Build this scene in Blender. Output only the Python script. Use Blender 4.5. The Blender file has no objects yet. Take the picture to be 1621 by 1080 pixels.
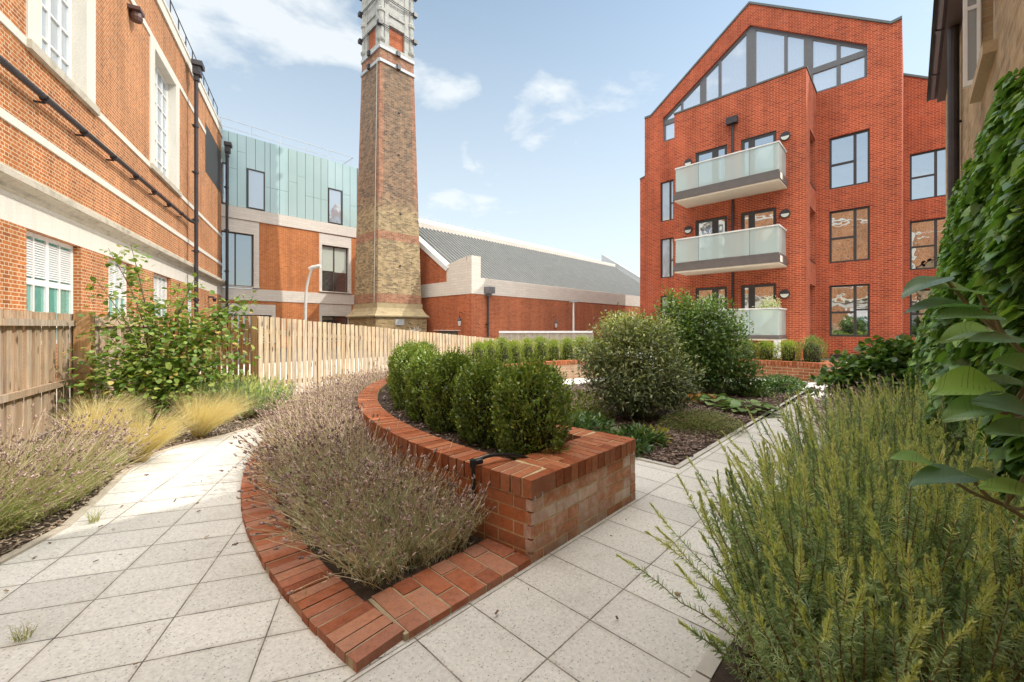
import bpy, math, random
import numpy as np
from mathutils import Vector, Matrix
from mathutils.geometry import tessellate_polygon

random.seed(7)
RNG = np.random.default_rng(11)
SC = bpy.context.scene
COL = SC.collection
R = math.radians

# ------------------------------------------------------------------ camera
cam_data = bpy.data.cameras.new("camera")
cam = bpy.data.objects.new("camera", cam_data)
COL.objects.link(cam)
cam.location = (0, 0, 1.30)
cam.rotation_euler = (R(90), 0, 0)
cam_data.sensor_width = 36
cam_data.lens = 655 / 1621 * 36
cam_data.shift_y = -21 / 1621
cam_data.clip_start = 0.05
cam_data.clip_end = 3000
SC.camera = cam

# ------------------------------------------------------------------ sky, sun, exposure
SUN_ELEV = R(45.5)
SUN_AZ_X = R(0.5)              # angle of the sun from +X towards +Y
world = bpy.data.worlds.new("World")
SC.world = world
world.use_nodes = True
wn, wl = world.node_tree.nodes, world.node_tree.links
bg = wn["Background"]
sky = wn.new("ShaderNodeTexSky")
sky.sky_type = 'NISHITA'
sky.sun_disc = False
sky.sun_elevation = SUN_ELEV
sky.sun_rotation = R(90) - SUN_AZ_X
sky.air_density = 1.0
sky.dust_density = 0.7
sky.ozone_density = 1.0
tc = wn.new("ShaderNodeTexCoord")
mp = wn.new("ShaderNodeMapping")
mp.inputs['Scale'].default_value = (1.0, 1.0, 2.1)
mp.inputs['Location'].default_value = (0.35, 0.0, 0.15)
wl.new(tc.outputs['Generated'], mp.inputs['Vector'])
nz = wn.new("ShaderNodeTexNoise")
nz.inputs['Scale'].default_value = 2.3
nz.inputs['Detail'].default_value = 9
nz.inputs['Roughness'].default_value = 0.56
nz.inputs['Distortion'].default_value = 0.25
wl.new(mp.outputs['Vector'], nz.inputs['Vector'])
cr = wn.new("ShaderNodeValToRGB")
cr.color_ramp.elements[0].position = 0.49
cr.color_ramp.elements[0].color = (0, 0, 0, 1)
cr.color_ramp.elements[1].position = 0.62
cr.color_ramp.elements[1].color = (1, 1, 1, 1)
wl.new(nz.outputs['Fac'], cr.inputs['Fac'])
# thin veil of cloud, stronger towards the horizon
sep = wn.new("ShaderNodeSeparateXYZ")
wl.new(tc.outputs['Generated'], sep.inputs['Vector'])
veil = wn.new("ShaderNodeMapRange")
veil.inputs['From Min'].default_value = 0.62
veil.inputs['From Max'].default_value = 0.02
veil.inputs['To Min'].default_value = 0.22
veil.inputs['To Max'].default_value = 0.85
wl.new(sep.outputs['Z'], veil.inputs['Value'])
mx = wn.new("ShaderNodeMath"); mx.operation = 'MAXIMUM'
cm = wn.new("ShaderNodeMath"); cm.operation = 'MULTIPLY'; cm.inputs[1].default_value = 0.85
wl.new(cr.outputs['Color'], cm.inputs[0])
wl.new(cm.outputs[0], mx.inputs[0])
wl.new(veil.outputs['Result'], mx.inputs[1])
mixc = wn.new("ShaderNodeMix"); mixc.data_type = 'RGBA'
wl.new(mx.outputs[0], mixc.inputs['Factor'])
tint = wn.new("ShaderNodeMix"); tint.data_type = 'RGBA'; tint.blend_type = 'MULTIPLY'; tint.inputs['Factor'].default_value = 1.0
wl.new(sky.outputs['Color'], tint.inputs[6]); tint.inputs[7].default_value = (0.80, 0.90, 0.82, 1)
wl.new(tint.outputs[2], mixc.inputs[6])
mixc.inputs[7].default_value = (3.95, 4.15, 4.22, 1)
# unseen bright cloud added overhead and behind the camera to lift the shade
dot = wn.new("ShaderNodeVectorMath"); dot.operation = 'DOT_PRODUCT'
wl.new(tc.outputs['Generated'], dot.inputs[0]); dot.inputs[1].default_value = Vector((0.02, -0.36, 0.93)).normalized()
nb = wn.new("ShaderNodeMath"); nb.operation = 'MULTIPLY_ADD'; nb.inputs[1].default_value = 0.45
wl.new(nz.outputs['Fac'], nb.inputs[0]); wl.new(dot.outputs['Value'], nb.inputs[2])
fill_bank = wn.new("ShaderNodeMapRange"); fill_bank.inputs['From Min'].default_value = 0.90; fill_bank.inputs['From Max'].default_value = 1.06
wl.new(nb.outputs[0], fill_bank.inputs['Value'])
mixb = wn.new("ShaderNodeMix"); mixb.data_type = 'RGBA'
wl.new(fill_bank.outputs['Result'], mixb.inputs['Factor']); wl.new(mixc.outputs[2], mixb.inputs[6])
mixb.inputs[7].default_value = (18.5, 17.8, 16.6, 1)
wl.new(mixb.outputs[2], bg.inputs['Color'])
bg.inputs['Strength'].default_value = 0.15

sun_data = bpy.data.lights.new("sun", 'SUN')
sun_data.energy = 2.2
sun_data.angle = R(0.5)
sun_data.color = (1.0, 0.94, 0.85)
sun = bpy.data.objects.new("sun", sun_data)
COL.objects.link(sun)
sd = Vector((math.cos(SUN_ELEV) * math.cos(SUN_AZ_X), math.cos(SUN_ELEV) * math.sin(SUN_AZ_X), math.sin(SUN_ELEV)))
sun.rotation_euler = sd.to_track_quat('Z', 'Y').to_euler()
sun.location = (30, 0, 30)

SC.view_settings.view_transform = 'Standard'
SC.view_settings.look = 'None'
SC.view_settings.gamma = 1.0
SC.view_settings.exposure = 0.76
SC.cycles.max_bounces = 6
SC.cycles.diffuse_bounces = 3
SC.cycles.transparent_max_bounces = 6

# ------------------------------------------------------------------ frames of reference
TH = R(46.1)
A = Vector((math.cos(TH), math.sin(TH), 0))       # along the straight path
B = Vector((-math.sin(TH), math.cos(TH), 0))      # across it, to the left
def W(u, v, z=0.0):
    p = A * u + B * v
    return Vector((p.x, p.y, z))
CEN = Vector((3.38, 6.70, 0))                     # centre of the round garden
def arc(r, deg, z=0.0):
    t = R(deg)
    return Vector((CEN.x + r * math.cos(t), CEN.y + r * math.sin(t), z))

# ------------------------------------------------------------------ material helpers
def new_mat(name):
    m = bpy.data.materials.new(name)
    m.use_nodes = True
    nt = m.node_tree
    return m, nt.nodes, nt.links, nt.nodes["Principled BSDF"]

def ramp(n, cols, pos=None):
    r = n.new("ShaderNodeValToRGB")
    els = r.color_ramp.elements
    k = len(cols)
    while len(els) < k: els.new(0.5)
    for i, c in enumerate(cols):
        els[i].position = pos[i] if pos else i / max(1, k - 1)
        els[i].color = (*c, 1)
    return r

def noise(n, l, scale, detail=4, rough=0.55, vec=None, dist=0.0):
    t = n.new("ShaderNodeTexNoise")
    t.inputs['Scale'].default_value = scale
    t.inputs['Detail'].default_value = detail
    t.inputs['Roughness'].default_value = rough
    t.inputs['Distortion'].default_value = dist
    if vec is not None: l.new(vec, t.inputs['Vector'])
    return t

def mix(n, l, fac, a, b, blend='MIX'):
    m = n.new("ShaderNodeMix"); m.data_type = 'RGBA'; m.blend_type = blend
    for sock, val in ((m.inputs['Factor'], fac), (m.inputs[6], a), (m.inputs[7], b)):
        if hasattr(val, 'links'): l.new(val, sock)
        elif isinstance(val, (tuple, list)): sock.default_value = (*val[:3], 1)
        else: sock.default_value = val
    return m.outputs[2]

def bump(n, l, height, strength, dist, bsdf):
    b = n.new("ShaderNodeBump")
    b.inputs['Strength'].default_value = strength
    b.inputs['Distance'].default_value = dist
    l.new(height, b.inputs['Height'])
    l.new(b.outputs['Normal'], bsdf.inputs['Normal'])

def plain(name, col, rough=0.6, var=0.15, scale=6.0, metal=0.0, spec=0.5, bumpy=0.0):
    m, n, l, p = new_mat(name)
    c = n.new("ShaderNodeTexCoord")
    t = noise(n, l, scale, 6, 0.6, c.outputs['Object'])
    r = ramp(n, [tuple(max(0, x * (1 - var)) for x in col), tuple(min(1, x * (1 + var)) for x in col)], [0.3, 0.7])
    l.new(t.outputs['Fac'], r.inputs['Fac'])
    l.new(r.outputs['Color'], p.inputs['Base Color'])
    p.inputs['Roughness'].default_value = rough
    p.inputs['Metallic'].default_value = metal
    p.inputs['Specular IOR Level'].default_value = spec
    if bumpy: bump(n, l, t.outputs['Fac'], 0.5, bumpy, p)
    return m

def brick_mat(name, c1, c2, c3, mortar, bw=0.225, rh=0.075, ms=0.006, stain=None, stain_amt=0.3, squash=1.0, off=0.5, weather=0.25):
    m, n, l, p = new_mat(name)
    uv = n.new("ShaderNodeUVMap")
    b = n.new("ShaderNodeTexBrick")
    b.offset = off; b.squash = squash; b.squash_frequency = 2
    b.inputs['Scale'].default_value = 1.0
    b.inputs['Brick Width'].default_value = bw
    b.inputs['Row Height'].default_value = rh
    b.inputs['Mortar Size'].default_value = ms
    b.inputs['Mortar Smooth'].default_value = 0.15
    b.inputs['Bias'].default_value = 0.0
    l.new(uv.outputs['UV'], b.inputs['Vector'])
    b.inputs['Color1'].default_value = (0, 0, 0, 1)
    b.inputs['Color2'].default_value = (1, 1, 1, 1)
    b.inputs['Mortar'].default_value = (0.5, 0.5, 0.5, 1)
    r = ramp(n, [c1, c2, c3], [0.1, 0.55, 0.95])
    l.new(b.outputs['Color'], r.inputs['Fac'])
    t = noise(n, l, 9.0, 6, 0.65, uv.outputs['UV'])
    tr = ramp(n, [(0.76, 0.76, 0.76), (1.14, 1.14, 1.14)], [0.3, 0.72])
    l.new(t.outputs['Fac'], tr.inputs['Fac'])
    brick = mix(n, l, 1.0, r.outputs['Color'], tr.outputs['Color'], 'MULTIPLY')
    col = mix(n, l, b.outputs['Fac'], brick, mortar)
    big = noise(n, l, 0.55, 5, 0.6, uv.outputs['UV'])
    br = ramp(n, [(1 - weather,) * 3, (1 + weather * 0.5,) * 3], [0.32, 0.68])
    l.new(big.outputs['Fac'], br.inputs['Fac'])
    col = mix(n, l, 1.0, col, br.outputs['Color'], 'MULTIPLY')
    mps = n.new("ShaderNodeMapping"); mps.inputs['Scale'].default_value = (2.2, .16, 1); l.new(uv.outputs['UV'], mps.inputs['Vector'])
    ws = noise(n, l, 1.0, 5, .6, mps.outputs['Vector']); wr = ramp(n, [(.80,) * 3, (1.06,) * 3], [.34, .6]); l.new(ws.outputs['Fac'], wr.inputs['Fac'])
    col = mix(n, l, 1.0, col, wr.outputs['Color'], 'MULTIPLY')
    if stain:
        s = noise(n, l, 1.7, 7, 0.68, uv.outputs['UV'], 0.4)
        sr = ramp(n, [(0, 0, 0), (1, 1, 1)], [0.55, 0.78])
        l.new(s.outputs['Fac'], sr.inputs['Fac'])
        sm = n.new("ShaderNodeMath"); sm.operation = 'MULTIPLY'; sm.inputs[1].default_value = stain_amt
        l.new(sr.outputs['Color'], sm.inputs[0])
        col = mix(n, l, sm.outputs[0], col, stain)
    l.new(col, p.inputs['Base Color'])
    p.inputs['Roughness'].default_value = 0.88
    p.inputs['Specular IOR Level'].default_value = 0.25
    inv = n.new("ShaderNodeMath"); inv.operation = 'MULTIPLY_ADD'
    inv.inputs[1].default_value = -1.0; inv.inputs[2].default_value = 1.0
    l.new(b.outputs['Fac'], inv.inputs[0])
    add = n.new("ShaderNodeMath"); add.operation = 'MULTIPLY_ADD'; add.inputs[1].default_value = 0.35
    l.new(t.outputs['Fac'], add.inputs[0]); l.new(inv.outputs[0], add.inputs[2])
    bump(n, l, add.outputs[0], 0.7, 0.006, p)
    return m

def stone_mat(name, col, dark, scale=1.3, amt=0.5, block=None, rough=0.8, joint=(0.35, 0.33, 0.3), streak=False):
    m, n, l, p = new_mat(name)
    uv = n.new("ShaderNodeUVMap")
    vec = uv.outputs['UV']
    if streak:
        mpn = n.new("ShaderNodeMapping"); mpn.inputs['Scale'].default_value = (3.0, 0.45, 1)
        l.new(vec, mpn.inputs['Vector']); vec = mpn.outputs['Vector']
    t = noise(n, l, scale, 8, 0.65, vec, 0.3)
    r = ramp(n, [(0, 0, 0), (1, 1, 1)], [0.48, 0.78])
    l.new(t.outputs['Fac'], r.inputs['Fac'])
    f = n.new("ShaderNodeMath"); f.operation = 'MULTIPLY'; f.inputs[1].default_value = amt
    l.new(r.outputs['Color'], f.inputs[0])
    c = mix(n, l, f.outputs[0], col, dark)
    fine = noise(n, l, 30, 4, 0.6, uv.outputs['UV'])
    fr = ramp(n, [(0.88,) * 3, (1.08,) * 3], [0.3, 0.7])
    l.new(fine.outputs['Fac'], fr.inputs['Fac'])
    c = mix(n, l, 1.0, c, fr.outputs['Color'], 'MULTIPLY')
    if block:
        b = n.new("ShaderNodeTexBrick"); b.offset = 0.5
        b.inputs['Scale'].default_value = 1.0
        b.inputs['Brick Width'].default_value = block[0]
        b.inputs['Row Height'].default_value = block[1]
        b.inputs['Mortar Size'].default_value = block[2]
        l.new(uv.outputs['UV'], b.inputs['Vector'])
        b.inputs['Color1'].default_value = (0.94, 0.94, 0.94, 1); b.inputs['Color2'].default_value = (1.04, 1.04, 1.04, 1)
        c = mix(n, l, 1.0, c, b.outputs['Color'], 'MULTIPLY')
        c = mix(n, l, b.outputs['Fac'], c, joint)
    l.new(c, p.inputs['Base Color'])
    p.inputs['Roughness'].default_value = rough
    p.inputs['Specular IOR Level'].default_value = 0.3
    bump(n, l, t.outputs['Fac'], 0.3, 0.01, p)
    return m

def glass_mat(name, dark, tint=(0.9, 0.95, 1.0), ior=2.0, rough=0.01, wav=0.02, fmin=0.12):
    """window pane seen from outside: a mirror-like skin over the dark room behind"""
    m, n, l, p = new_mat(name)
    n.remove(p)
    out = n["Material Output"]
    g = n.new("ShaderNodeBsdfGlossy"); g.inputs['Roughness'].default_value = rough
    g.inputs['Color'].default_value = (*tint, 1)
    d = n.new("ShaderNodeBsdfDiffuse"); d.inputs['Color'].default_value = (*dark, 1)
    fr = n.new("ShaderNodeFresnel"); fr.inputs['IOR'].default_value = ior
    mr = n.new("ShaderNodeMapRange"); mr.inputs['To Min'].default_value = fmin
    l.new(fr.outputs['Fac'], mr.inputs['Value'])
    c = n.new("ShaderNodeTexCoord")
    t = noise(n, l, 1.6, 2, 0.5, c.outputs['Object'])
    b = n.new("ShaderNodeBump"); b.inputs['Strength'].default_value = 0.35; b.inputs['Distance'].default_value = wav
    l.new(t.outputs['Fac'], b.inputs['Height'])
    l.new(b.outputs['Normal'], g.inputs['Normal'])
    s = n.new("ShaderNodeMixShader")
    l.new(mr.outputs['Result'], s.inputs['Fac'])
    l.new(d.outputs['BSDF'], s.inputs[1]); l.new(g.outputs['BSDF'], s.inputs[2])
    l.new(s.outputs['Shader'], out.inputs['Surface'])
    return m

def leaf_mat(name, cols, trans=0.35, rough=0.5, spec=0.4, tip=None, pos=None, tint=None, gain=1.9):
    """leaf: UV.x carries a random number per leaf, UV.y runs from base to tip"""
    cols = [tuple(min(.85, x * gain) for x in c) for c in cols]
    m, n, l, p = new_mat(name)
    out = n["Material Output"]
    uv = n.new("ShaderNodeUVMap")
    sp = n.new("ShaderNodeSeparateXYZ"); l.new(uv.outputs['UV'], sp.inputs['Vector'])
    r = ramp(n, cols, pos); l.new(sp.outputs['X'], r.inputs['Fac'])
    col = r.outputs['Color']
    if tip:
        tr = ramp(n, [(0, 0, 0), (1, 1, 1)], [tip[1], tip[2]]); l.new(sp.outputs['Y'], tr.inputs['Fac'])
        col = mix(n, l, tr.outputs['Color'], col, tip[0])
    l.new(col, p.inputs['Base Color'])
    p.inputs['Roughness'].default_value = rough
    p.inputs['Specular IOR Level'].default_value = spec
    t = n.new("ShaderNodeBsdfTranslucent")
    tcol = mix(n, l, 1.0, col, tint or (1.25, 1.35, 0.55), 'MULTIPLY')
    l.new(tcol, t.inputs['Color'])
    s = n.new("ShaderNodeMixShader"); s.inputs['Fac'].default_value = trans
    l.new(p.outputs['BSDF'], s.inputs[1]); l.new(t.outputs['BSDF'], s.inputs[2])
    l.new(s.outputs['Shader'], out.inputs['Surface'])
    return m

# ------------------------------------------------------------------ object helpers
def link(o, parent=None):
    COL.objects.link(o)
    if parent is not None: o.parent = parent
    return o
def tag(o, label=None, cat=None, group=None, kind=None):
    if label: o['label'] = label
    if cat: o['category'] = cat
    if group: o['group'] = group
    if kind: o['kind'] = kind
    return o
def thing(name, label, cat, loc=(0, 0, 0), rz=0.0, group=None):
    o = bpy.data.objects.new(name, None)
    o.empty_display_size = 0.2
    COL.objects.link(o)
    o.location = loc; o.rotation_euler = (0, 0, rz)
    return tag(o, label, cat, group)
def copy_tree(o, parent=None):
    c = o.copy(); COL.objects.link(c)
    if parent is not None: c.parent = parent
    for ch in [x for x in COL.objects if x.parent == o and x != c]:
        copy_tree(ch, c)
    return c

class MB:
    """collects polygons; build() links them as one mesh object with planar UVs in metres"""
    def __init__(s): s.v = []; s.f = []; s.uv = []
    def poly(s, pts, uv=None):
        i = len(s.v); s.v += [tuple(p) for p in pts]; s.f.append(tuple(range(i, i + len(pts)))); s.uv.append(uv)
    def box(s, x0, x1, y0, y1, z0, z1, skip=""):
        p = [(x0, y0, z0), (x1, y0, z0), (x1, y1, z0), (x0, y1, z0), (x0, y0, z1), (x1, y0, z1), (x1, y1, z1), (x0, y1, z1)]
        for nm, q in (("b", (3, 2, 1, 0)), ("t", (4, 5, 6, 7)), ("f", (0, 1, 5, 4)), ("r", (1, 2, 6, 5)), ("k", (2, 3, 7, 6)), ("l", (3, 0, 4, 7))):
            if nm not in skip: s.poly([p[k] for k in q])
    def obox(s, c, ax, ay, lx, ly, z0, z1):
        """box at c (xy) with horizontal unit axes ax, ay and full sizes lx, ly"""
        c = Vector((c[0], c[1], 0)); ax = Vector((ax[0], ax[1], 0)); ay = Vector((ay[0], ay[1], 0))
        q = [c - ax * lx / 2 - ay * ly / 2, c + ax * lx / 2 - ay * ly / 2, c + ax * lx / 2 + ay * ly / 2, c - ax * lx / 2 + ay * ly / 2]
        s.prism([(p.x, p.y) for p in q], z0, z1)
    def prism(s, poly, z0, z1, bottom=True):
        """poly counter-clockwise in xy"""
        k = len(poly)
        s.poly([(x, y, z1) for x, y in poly])
        if bottom: s.poly([(x, y, z0) for x, y in reversed(poly)])
        for i in range(k):
            a, b = poly[i], poly[(i + 1) % k]
            s.poly([(a[0], a[1], z0), (b[0], b[1], z0), (b[0], b[1], z1), (a[0], a[1], z1)])
    def wall(s, outline, y, holes=(), depth=0.0):
        """outline and holes in (x, z), seen from -y; reveals of the holes run depth inwards"""
        loops = [[Vector((x, z, 0)) for x, z in outline]]
        hl = []
        for h in holes:
            if len(h) == 4 and not hasattr(h[0], '__len__'):
                x0, x1, z0, z1 = h
                h = [(x0, z0), (x1, z0), (x1, z1), (x0, z1)]
            hl.append(h); loops.append([Vector((x, z, 0)) for x, z in h])
        flat = [p for lp in loops for p in lp]
        for t in tessellate_polygon(loops):
            a, b, c = (flat[k] for k in t)
            if (b.x - a.x) * (c.y - a.y) - (b.y - a.y) * (c.x - a.x) < 0: b, c = c, b
            s.poly([(a.x, y, a.y), (b.x, y, b.y), (c.x, y, c.y)])
        if depth:
            for h in hl:
                for i in range(len(h)):
                    (xa, za), (xb, zb) = h[i], h[(i + 1) % len(h)]
                    s.poly([(xa, y, za), (xa, y + depth, za), (xb, y + depth, zb), (xb, y, zb)])
    def tube(s, pts, r, n=8, cap=True, r1=None):
        pts = [Vector(p) for p in pts]; k = len(pts); rings = []
        for i, p in enumerate(pts):
            d = (pts[min(i + 1, k - 1)] - pts[max(i - 1, 0)]).normalized()
            up = Vector((0, 0, 1)) if abs(d.z) < 0.95 else Vector((1, 0, 0))
            a = d.cross(up).normalized(); b = a.cross(d).normalized()
            rr = r if r1 is None else r + (r1 - r) * i / max(1, k - 1)
            rings.append([p + (a * math.cos(2 * math.pi * j / n) + b * math.sin(2 * math.pi * j / n)) * rr for j in range(n)])
        for i in range(k - 1):
            for j in range(n):
                s.poly([rings[i][j], rings[i][(j + 1) % n], rings[i + 1][(j + 1) % n], rings[i + 1][j]])
        if cap:
            s.poly(list(reversed(rings[0]))); s.poly(rings[-1])
    def lathe(s, c, prof, n=16):
        c = Vector(c)
        for i in range(len(prof) - 1):
            (r0, z0), (r1, z1) = prof[i], prof[i + 1]
            for j in range(n):
                t0, t1 = 2 * math.pi * j / n, 2 * math.pi * (j + 1) / n
                s.poly([c + Vector((r0 * math.cos(t0), r0 * math.sin(t0), z0)), c + Vector((r0 * math.cos(t1), r0 * math.sin(t1), z0)),
                        c + Vector((r1 * math.cos(t1), r1 * math.sin(t1), z1)), c + Vector((r1 * math.cos(t0), r1 * math.sin(t0), z1))])
    def build(s, name, mat, parent=None, smooth=False, bevel=0.0, loc=None):
        me = bpy.data.meshes.new(name)
        me.from_pydata(s.v, [], s.f)
        uvl = me.uv_layers.new(name="UVMap")
        data = np.zeros(len(me.loops) * 2, dtype=np.float32)
        k = 0
        V = [Vector(p) for p in s.v]
        for fi, f in enumerate(s.f):
            if s.uv[fi] is not None:
                for q in s.uv[fi]:
                    data[k] = q[0]; data[k + 1] = q[1]; k += 2
                continue
            nrm = Vector((0, 0, 0))
            for i in range(len(f)):
                a, b = V[f[i]], V[f[(i + 1) % len(f)]]
                nrm += Vector(((a.y - b.y) * (a.z + b.z), (a.z - b.z) * (a.x + b.x), (a.x - b.x) * (a.y + b.y)))
            if nrm.length > 0: nrm.normalize()
            if abs(nrm.z) > 0.92:
                for i in f: data[k] = V[i].x; data[k + 1] = V[i].y; k += 2
            else:
                t = Vector((-nrm.y, nrm.x, 0)).normalized()
                w = nrm.cross(t)
                for i in f: data[k] = V[i].dot(t); data[k + 1] = V[i].dot(w); k += 2
        uvl.data.foreach_set("uv", data)
        if smooth: me.polygons.foreach_set("use_smooth", [True] * len(me.polygons))
        me.materials.append(mat)
        o = bpy.data.objects.new(name, me)
        link(o, parent)
        if loc is not None: o.location = loc
        if bevel:
            b = o.modifiers.new("bevel", 'BEVEL'); b.width = bevel; b.segments = 1; b.limit_method = 'ANGLE'
        return o

# templates for stamping many small shapes (unit length along x, width along y, height along z)
T_DIAMOND = (np.array([(0, 0, 0), (.42, .5, .05), (1, 0, -.06), (.42, -.5, .05)]), [(0, 3, 2, 1)])
T_LEAF = (np.array([(0, 0, 0), (.5, 0, -.03), (1, 0, -.14), (.22, .42, .06), (.68, .36, .02), (.22, -.42, .06), (.68, -.36, .02)]),
          [(0, 1, 3), (1, 4, 3), (1, 2, 4), (0, 5, 1), (1, 5, 6), (1, 6, 2)])
T_ROUND = (np.array([(0, 0, 0), (.5, 0, -.04), (1, 0, -.16), (.10, .36, .03), (.45, .54, .05), (.82, .36, -.04), (.10, -.36, .03), (.45, -.54, .05), (.82, -.36, -.04)]),
           [(0, 1, 3), (1, 4, 3), (1, 5, 4), (1, 2, 5), (0, 6, 1), (1, 6, 7), (1, 7, 8), (1, 8, 2)])
T_IVY = (np.array([(0, 0, 0), (.45, 0, -.04), (1, 0, -.14), (.02, .5, .02), (.45, .36, .03), (.02, -.5, .02), (.45, -.36, .03), (-.12, .22, 0), (-.12, -.22, 0)]),
         [(0, 1, 4), (0, 4, 3), (0, 3, 7), (1, 2, 4), (0, 6, 1), (0, 5, 6), (0, 8, 5), (1, 6, 2)])
T_NEEDLE = (np.array([(0, -.5, 0), (0, .5, 0), (1, .2, 0), (1, -.2, 0)]), [(0, 1, 2, 3)])
T_SPIKE = (np.array([(0, 0, 0), (.35, .5, 0), (.35, -.25, .43), (.35, -.25, -.43), (1, 0, 0)]),
           [(0, 1, 2), (0, 2, 3), (0, 3, 1), (4, 2, 1), (4, 3, 2), (4, 1, 3)])
T_CHIP = (np.array([(0, -.5, 0), (0, .5, 0), (1, .5, .05), (1, -.5, .05), (0, -.5, .12), (0, .5, .12), (1, .5, .17), (1, -.5, .17)]),
          [(4, 7, 6, 5), (0, 4, 5, 1), (3, 2, 6, 7), (0, 3, 7, 4), (1, 5, 6, 2)])

def norm(a):
    return a / np.maximum(1e-9, np.linalg.norm(a, axis=-1, keepdims=True))
def stamp(tpl, P, D, N, L, Wd, rnd=None):
    """returns verts, faces, uv of the template stamped at every P along D with normal N"""
    tv, tf = tpl
    P = np.asarray(P, float); n = len(P)
    D = norm(np.asarray(D, float)); S = norm(np.cross(np.asarray(N, float), D)); Nn = np.cross(D, S)
    L = np.broadcast_to(np.asarray(L, float), (n,)); Wd = np.broadcast_to(np.asarray(Wd, float), (n,))
    rnd = RNG.random(n) if rnd is None else np.asarray(rnd)
    V = P[:, None, :] + D[:, None, :] * (tv[None, :, 0, None] * L[:, None, None]) + S[:, None, :] * (tv[None, :, 1, None] * Wd[:, None, None]) \
        + Nn[:, None, :] * (tv[None, :, 2, None] * L[:, None, None])
    K = len(tv)
    F = np.asarray(tf)[None] + (np.arange(n) * K)[:, None, None]
    uvv = np.empty((n, K, 2)); uvv[:, :, 0] = rnd[:, None]; uvv[:, :, 1] = tv[None, :, 0]
    return V.reshape(-1, 3), F.reshape(-1, F.shape[-1]), uvv.reshape(-1, 2)
def ribbons(paths, widths, rnd, side=None, taper=True):
    """paths (n, k, 3): flat strips following each path"""
    paths = np.asarray(paths, float); n, k, _ = paths.shape
    d = np.gradient(paths, axis=1)
    if side is None: side = RNG.normal(size=(n, 1, 3))
    s = norm(np.cross(d, np.broadcast_to(side, d.shape)))
    t = np.linspace(0, 1, k)
    w = (1 - 0.75 * t if taper else np.ones(k))[None, :, None] * np.broadcast_to(np.asarray(widths, float), (n,))[:, None, None] * 0.5
    V = np.stack([paths - s * w, paths + s * w], axis=2).reshape(-1, 3)
    base = (np.arange(n) * k * 2)[:, None]
    i = np.arange(k - 1)[None, :] * 2
    F = np.stack([base + i, base + i + 1, base + i + 3, base + i + 2], axis=-1).reshape(-1, 4)
    uvv = np.empty((n, k, 2, 2)); uvv[..., 0] = np.asarray(rnd)[:, None, None]; uvv[..., 1] = t[None, :, None]
    return V, F, uvv.reshape(-1, 2)
def mesh_np(name, parts, mat, parent=None, smooth=False):
    """parts: list of (V, F, UV per vertex); faces may be triangles or quads"""
    nv = 0; VV = []; UU = []; loops = []; sizes = []
    for V, F, U in parts:
        VV.append(V); UU.append(U); loops.append((F + nv).ravel()); sizes.append(np.full(len(F), F.shape[1])); nv += len(V)
    V = np.concatenate(VV).astype(np.float32); U = np.concatenate(UU).astype(np.float32)
    lo = np.concatenate(loops).astype(np.int32); sz = np.concatenate(sizes).astype(np.int32)
    me = bpy.data.meshes.new(name)
    me.vertices.add(len(V)); me.vertices.foreach_set("co", V.ravel())
    me.loops.add(len(lo)); me.loops.foreach_set("vertex_index", lo)
    me.polygons.add(len(sz))
    st = np.concatenate([[0], np.cumsum(sz)[:-1]]).astype(np.int32)
    me.polygons.foreach_set("loop_start", st)
    uvl = me.uv_layers.new(name="UVMap"); uvl.data.foreach_set("uv", U[lo].ravel())
    me.update(calc_edges=True)
    if smooth: me.polygons.foreach_set("use_smooth", [True] * len(me.polygons))
    me.materials.append(mat)
    o = bpy.data.objects.new(name, me)
    return link(o, parent)
def unit(n):
    return norm(RNG.normal(size=(n, 3)))
# ------------------------------------------------------------------ materials
M = {}
M['brick_orange'] = brick_mat("orange_brick", (.43, .135, .036), (.55, .19, .055), (.33, .105, .036), (.68, .54, .36), bw=.23, ms=.0075, squash=.5, stain=(.5, .3, .16), stain_amt=.25, weather=.16)
M['brick_red'] = brick_mat("red_brick", (.43, .066, .022), (.51, .092, .032), (.32, .046, .019), (.56, .30, .20), bw=.225, ms=.0075, weather=.20, stain=(.44, .20, .13), stain_amt=.35)
M['brick_hall'] = brick_mat("hall_brick", (.38, .085, .03), (.45, .11, .038), (.31, .062, .024), (.52, .34, .22), ms=.006, weather=.15)
M['brick_new'] = brick_mat("new_orange_brick", (.48, .14, .036), (.56, .18, .05), (.42, .115, .032), (.62, .42, .25), ms=.006, stain=(.55, .36, .25), stain_amt=.25, weather=.12)
M['brick_stock'] = brick_mat("yellow_stock_brick", (.30, .205, .09), (.39, .28, .14), (.18, .12, .065), (.38, .31, .21), ms=.006, stain=(.13, .10, .07), stain_amt=.5, weather=.3)
M['stone'] = stone_mat("pale_stone", (.70, .66, .58), (.40, .36, .29), 1.2, .35, streak=True)
M['stone_dirty'] = stone_mat("lichen_stone", (.52, .47, .38), (.17, .14, .09), 2.4, .9)
M['stone_new'] = stone_mat("pale_block", (.64, .59, .53), (.50, .45, .40), 1.0, .4, block=(.6, .15, .006), joint=(.45, .41, .37))
M['stone_cream'] = stone_mat("cream_stone", (.43, .43, .40), (.15, .155, .15), 3.4, .95)
M['white_paint'] = plain("white_paint", (.78, .77, .74), .45, .05)
M['black_iron'] = plain("black_iron", (.035, .03, .035), .4, .3, metal=0.0)
M['dark_frame'] = plain("dark_frame", (.042, .038, .036), .45, .12)
M['grey_frame'] = plain("grey_frame", (.12, .125, .135), .45, .08)
M['slate'] = plain("slate_roof", (.07, .07, .075), .6, .2)
M['coping_metal'] = plain("dark_coping", (.10, .12, .12), .5, .1)
M['cream_render'] = plain("cream_render", (.70, .62, .50), .75, .05)
M['deck_metal'] = plain("balcony_fascia", (.115, .10, .095), .5, .1)
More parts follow.
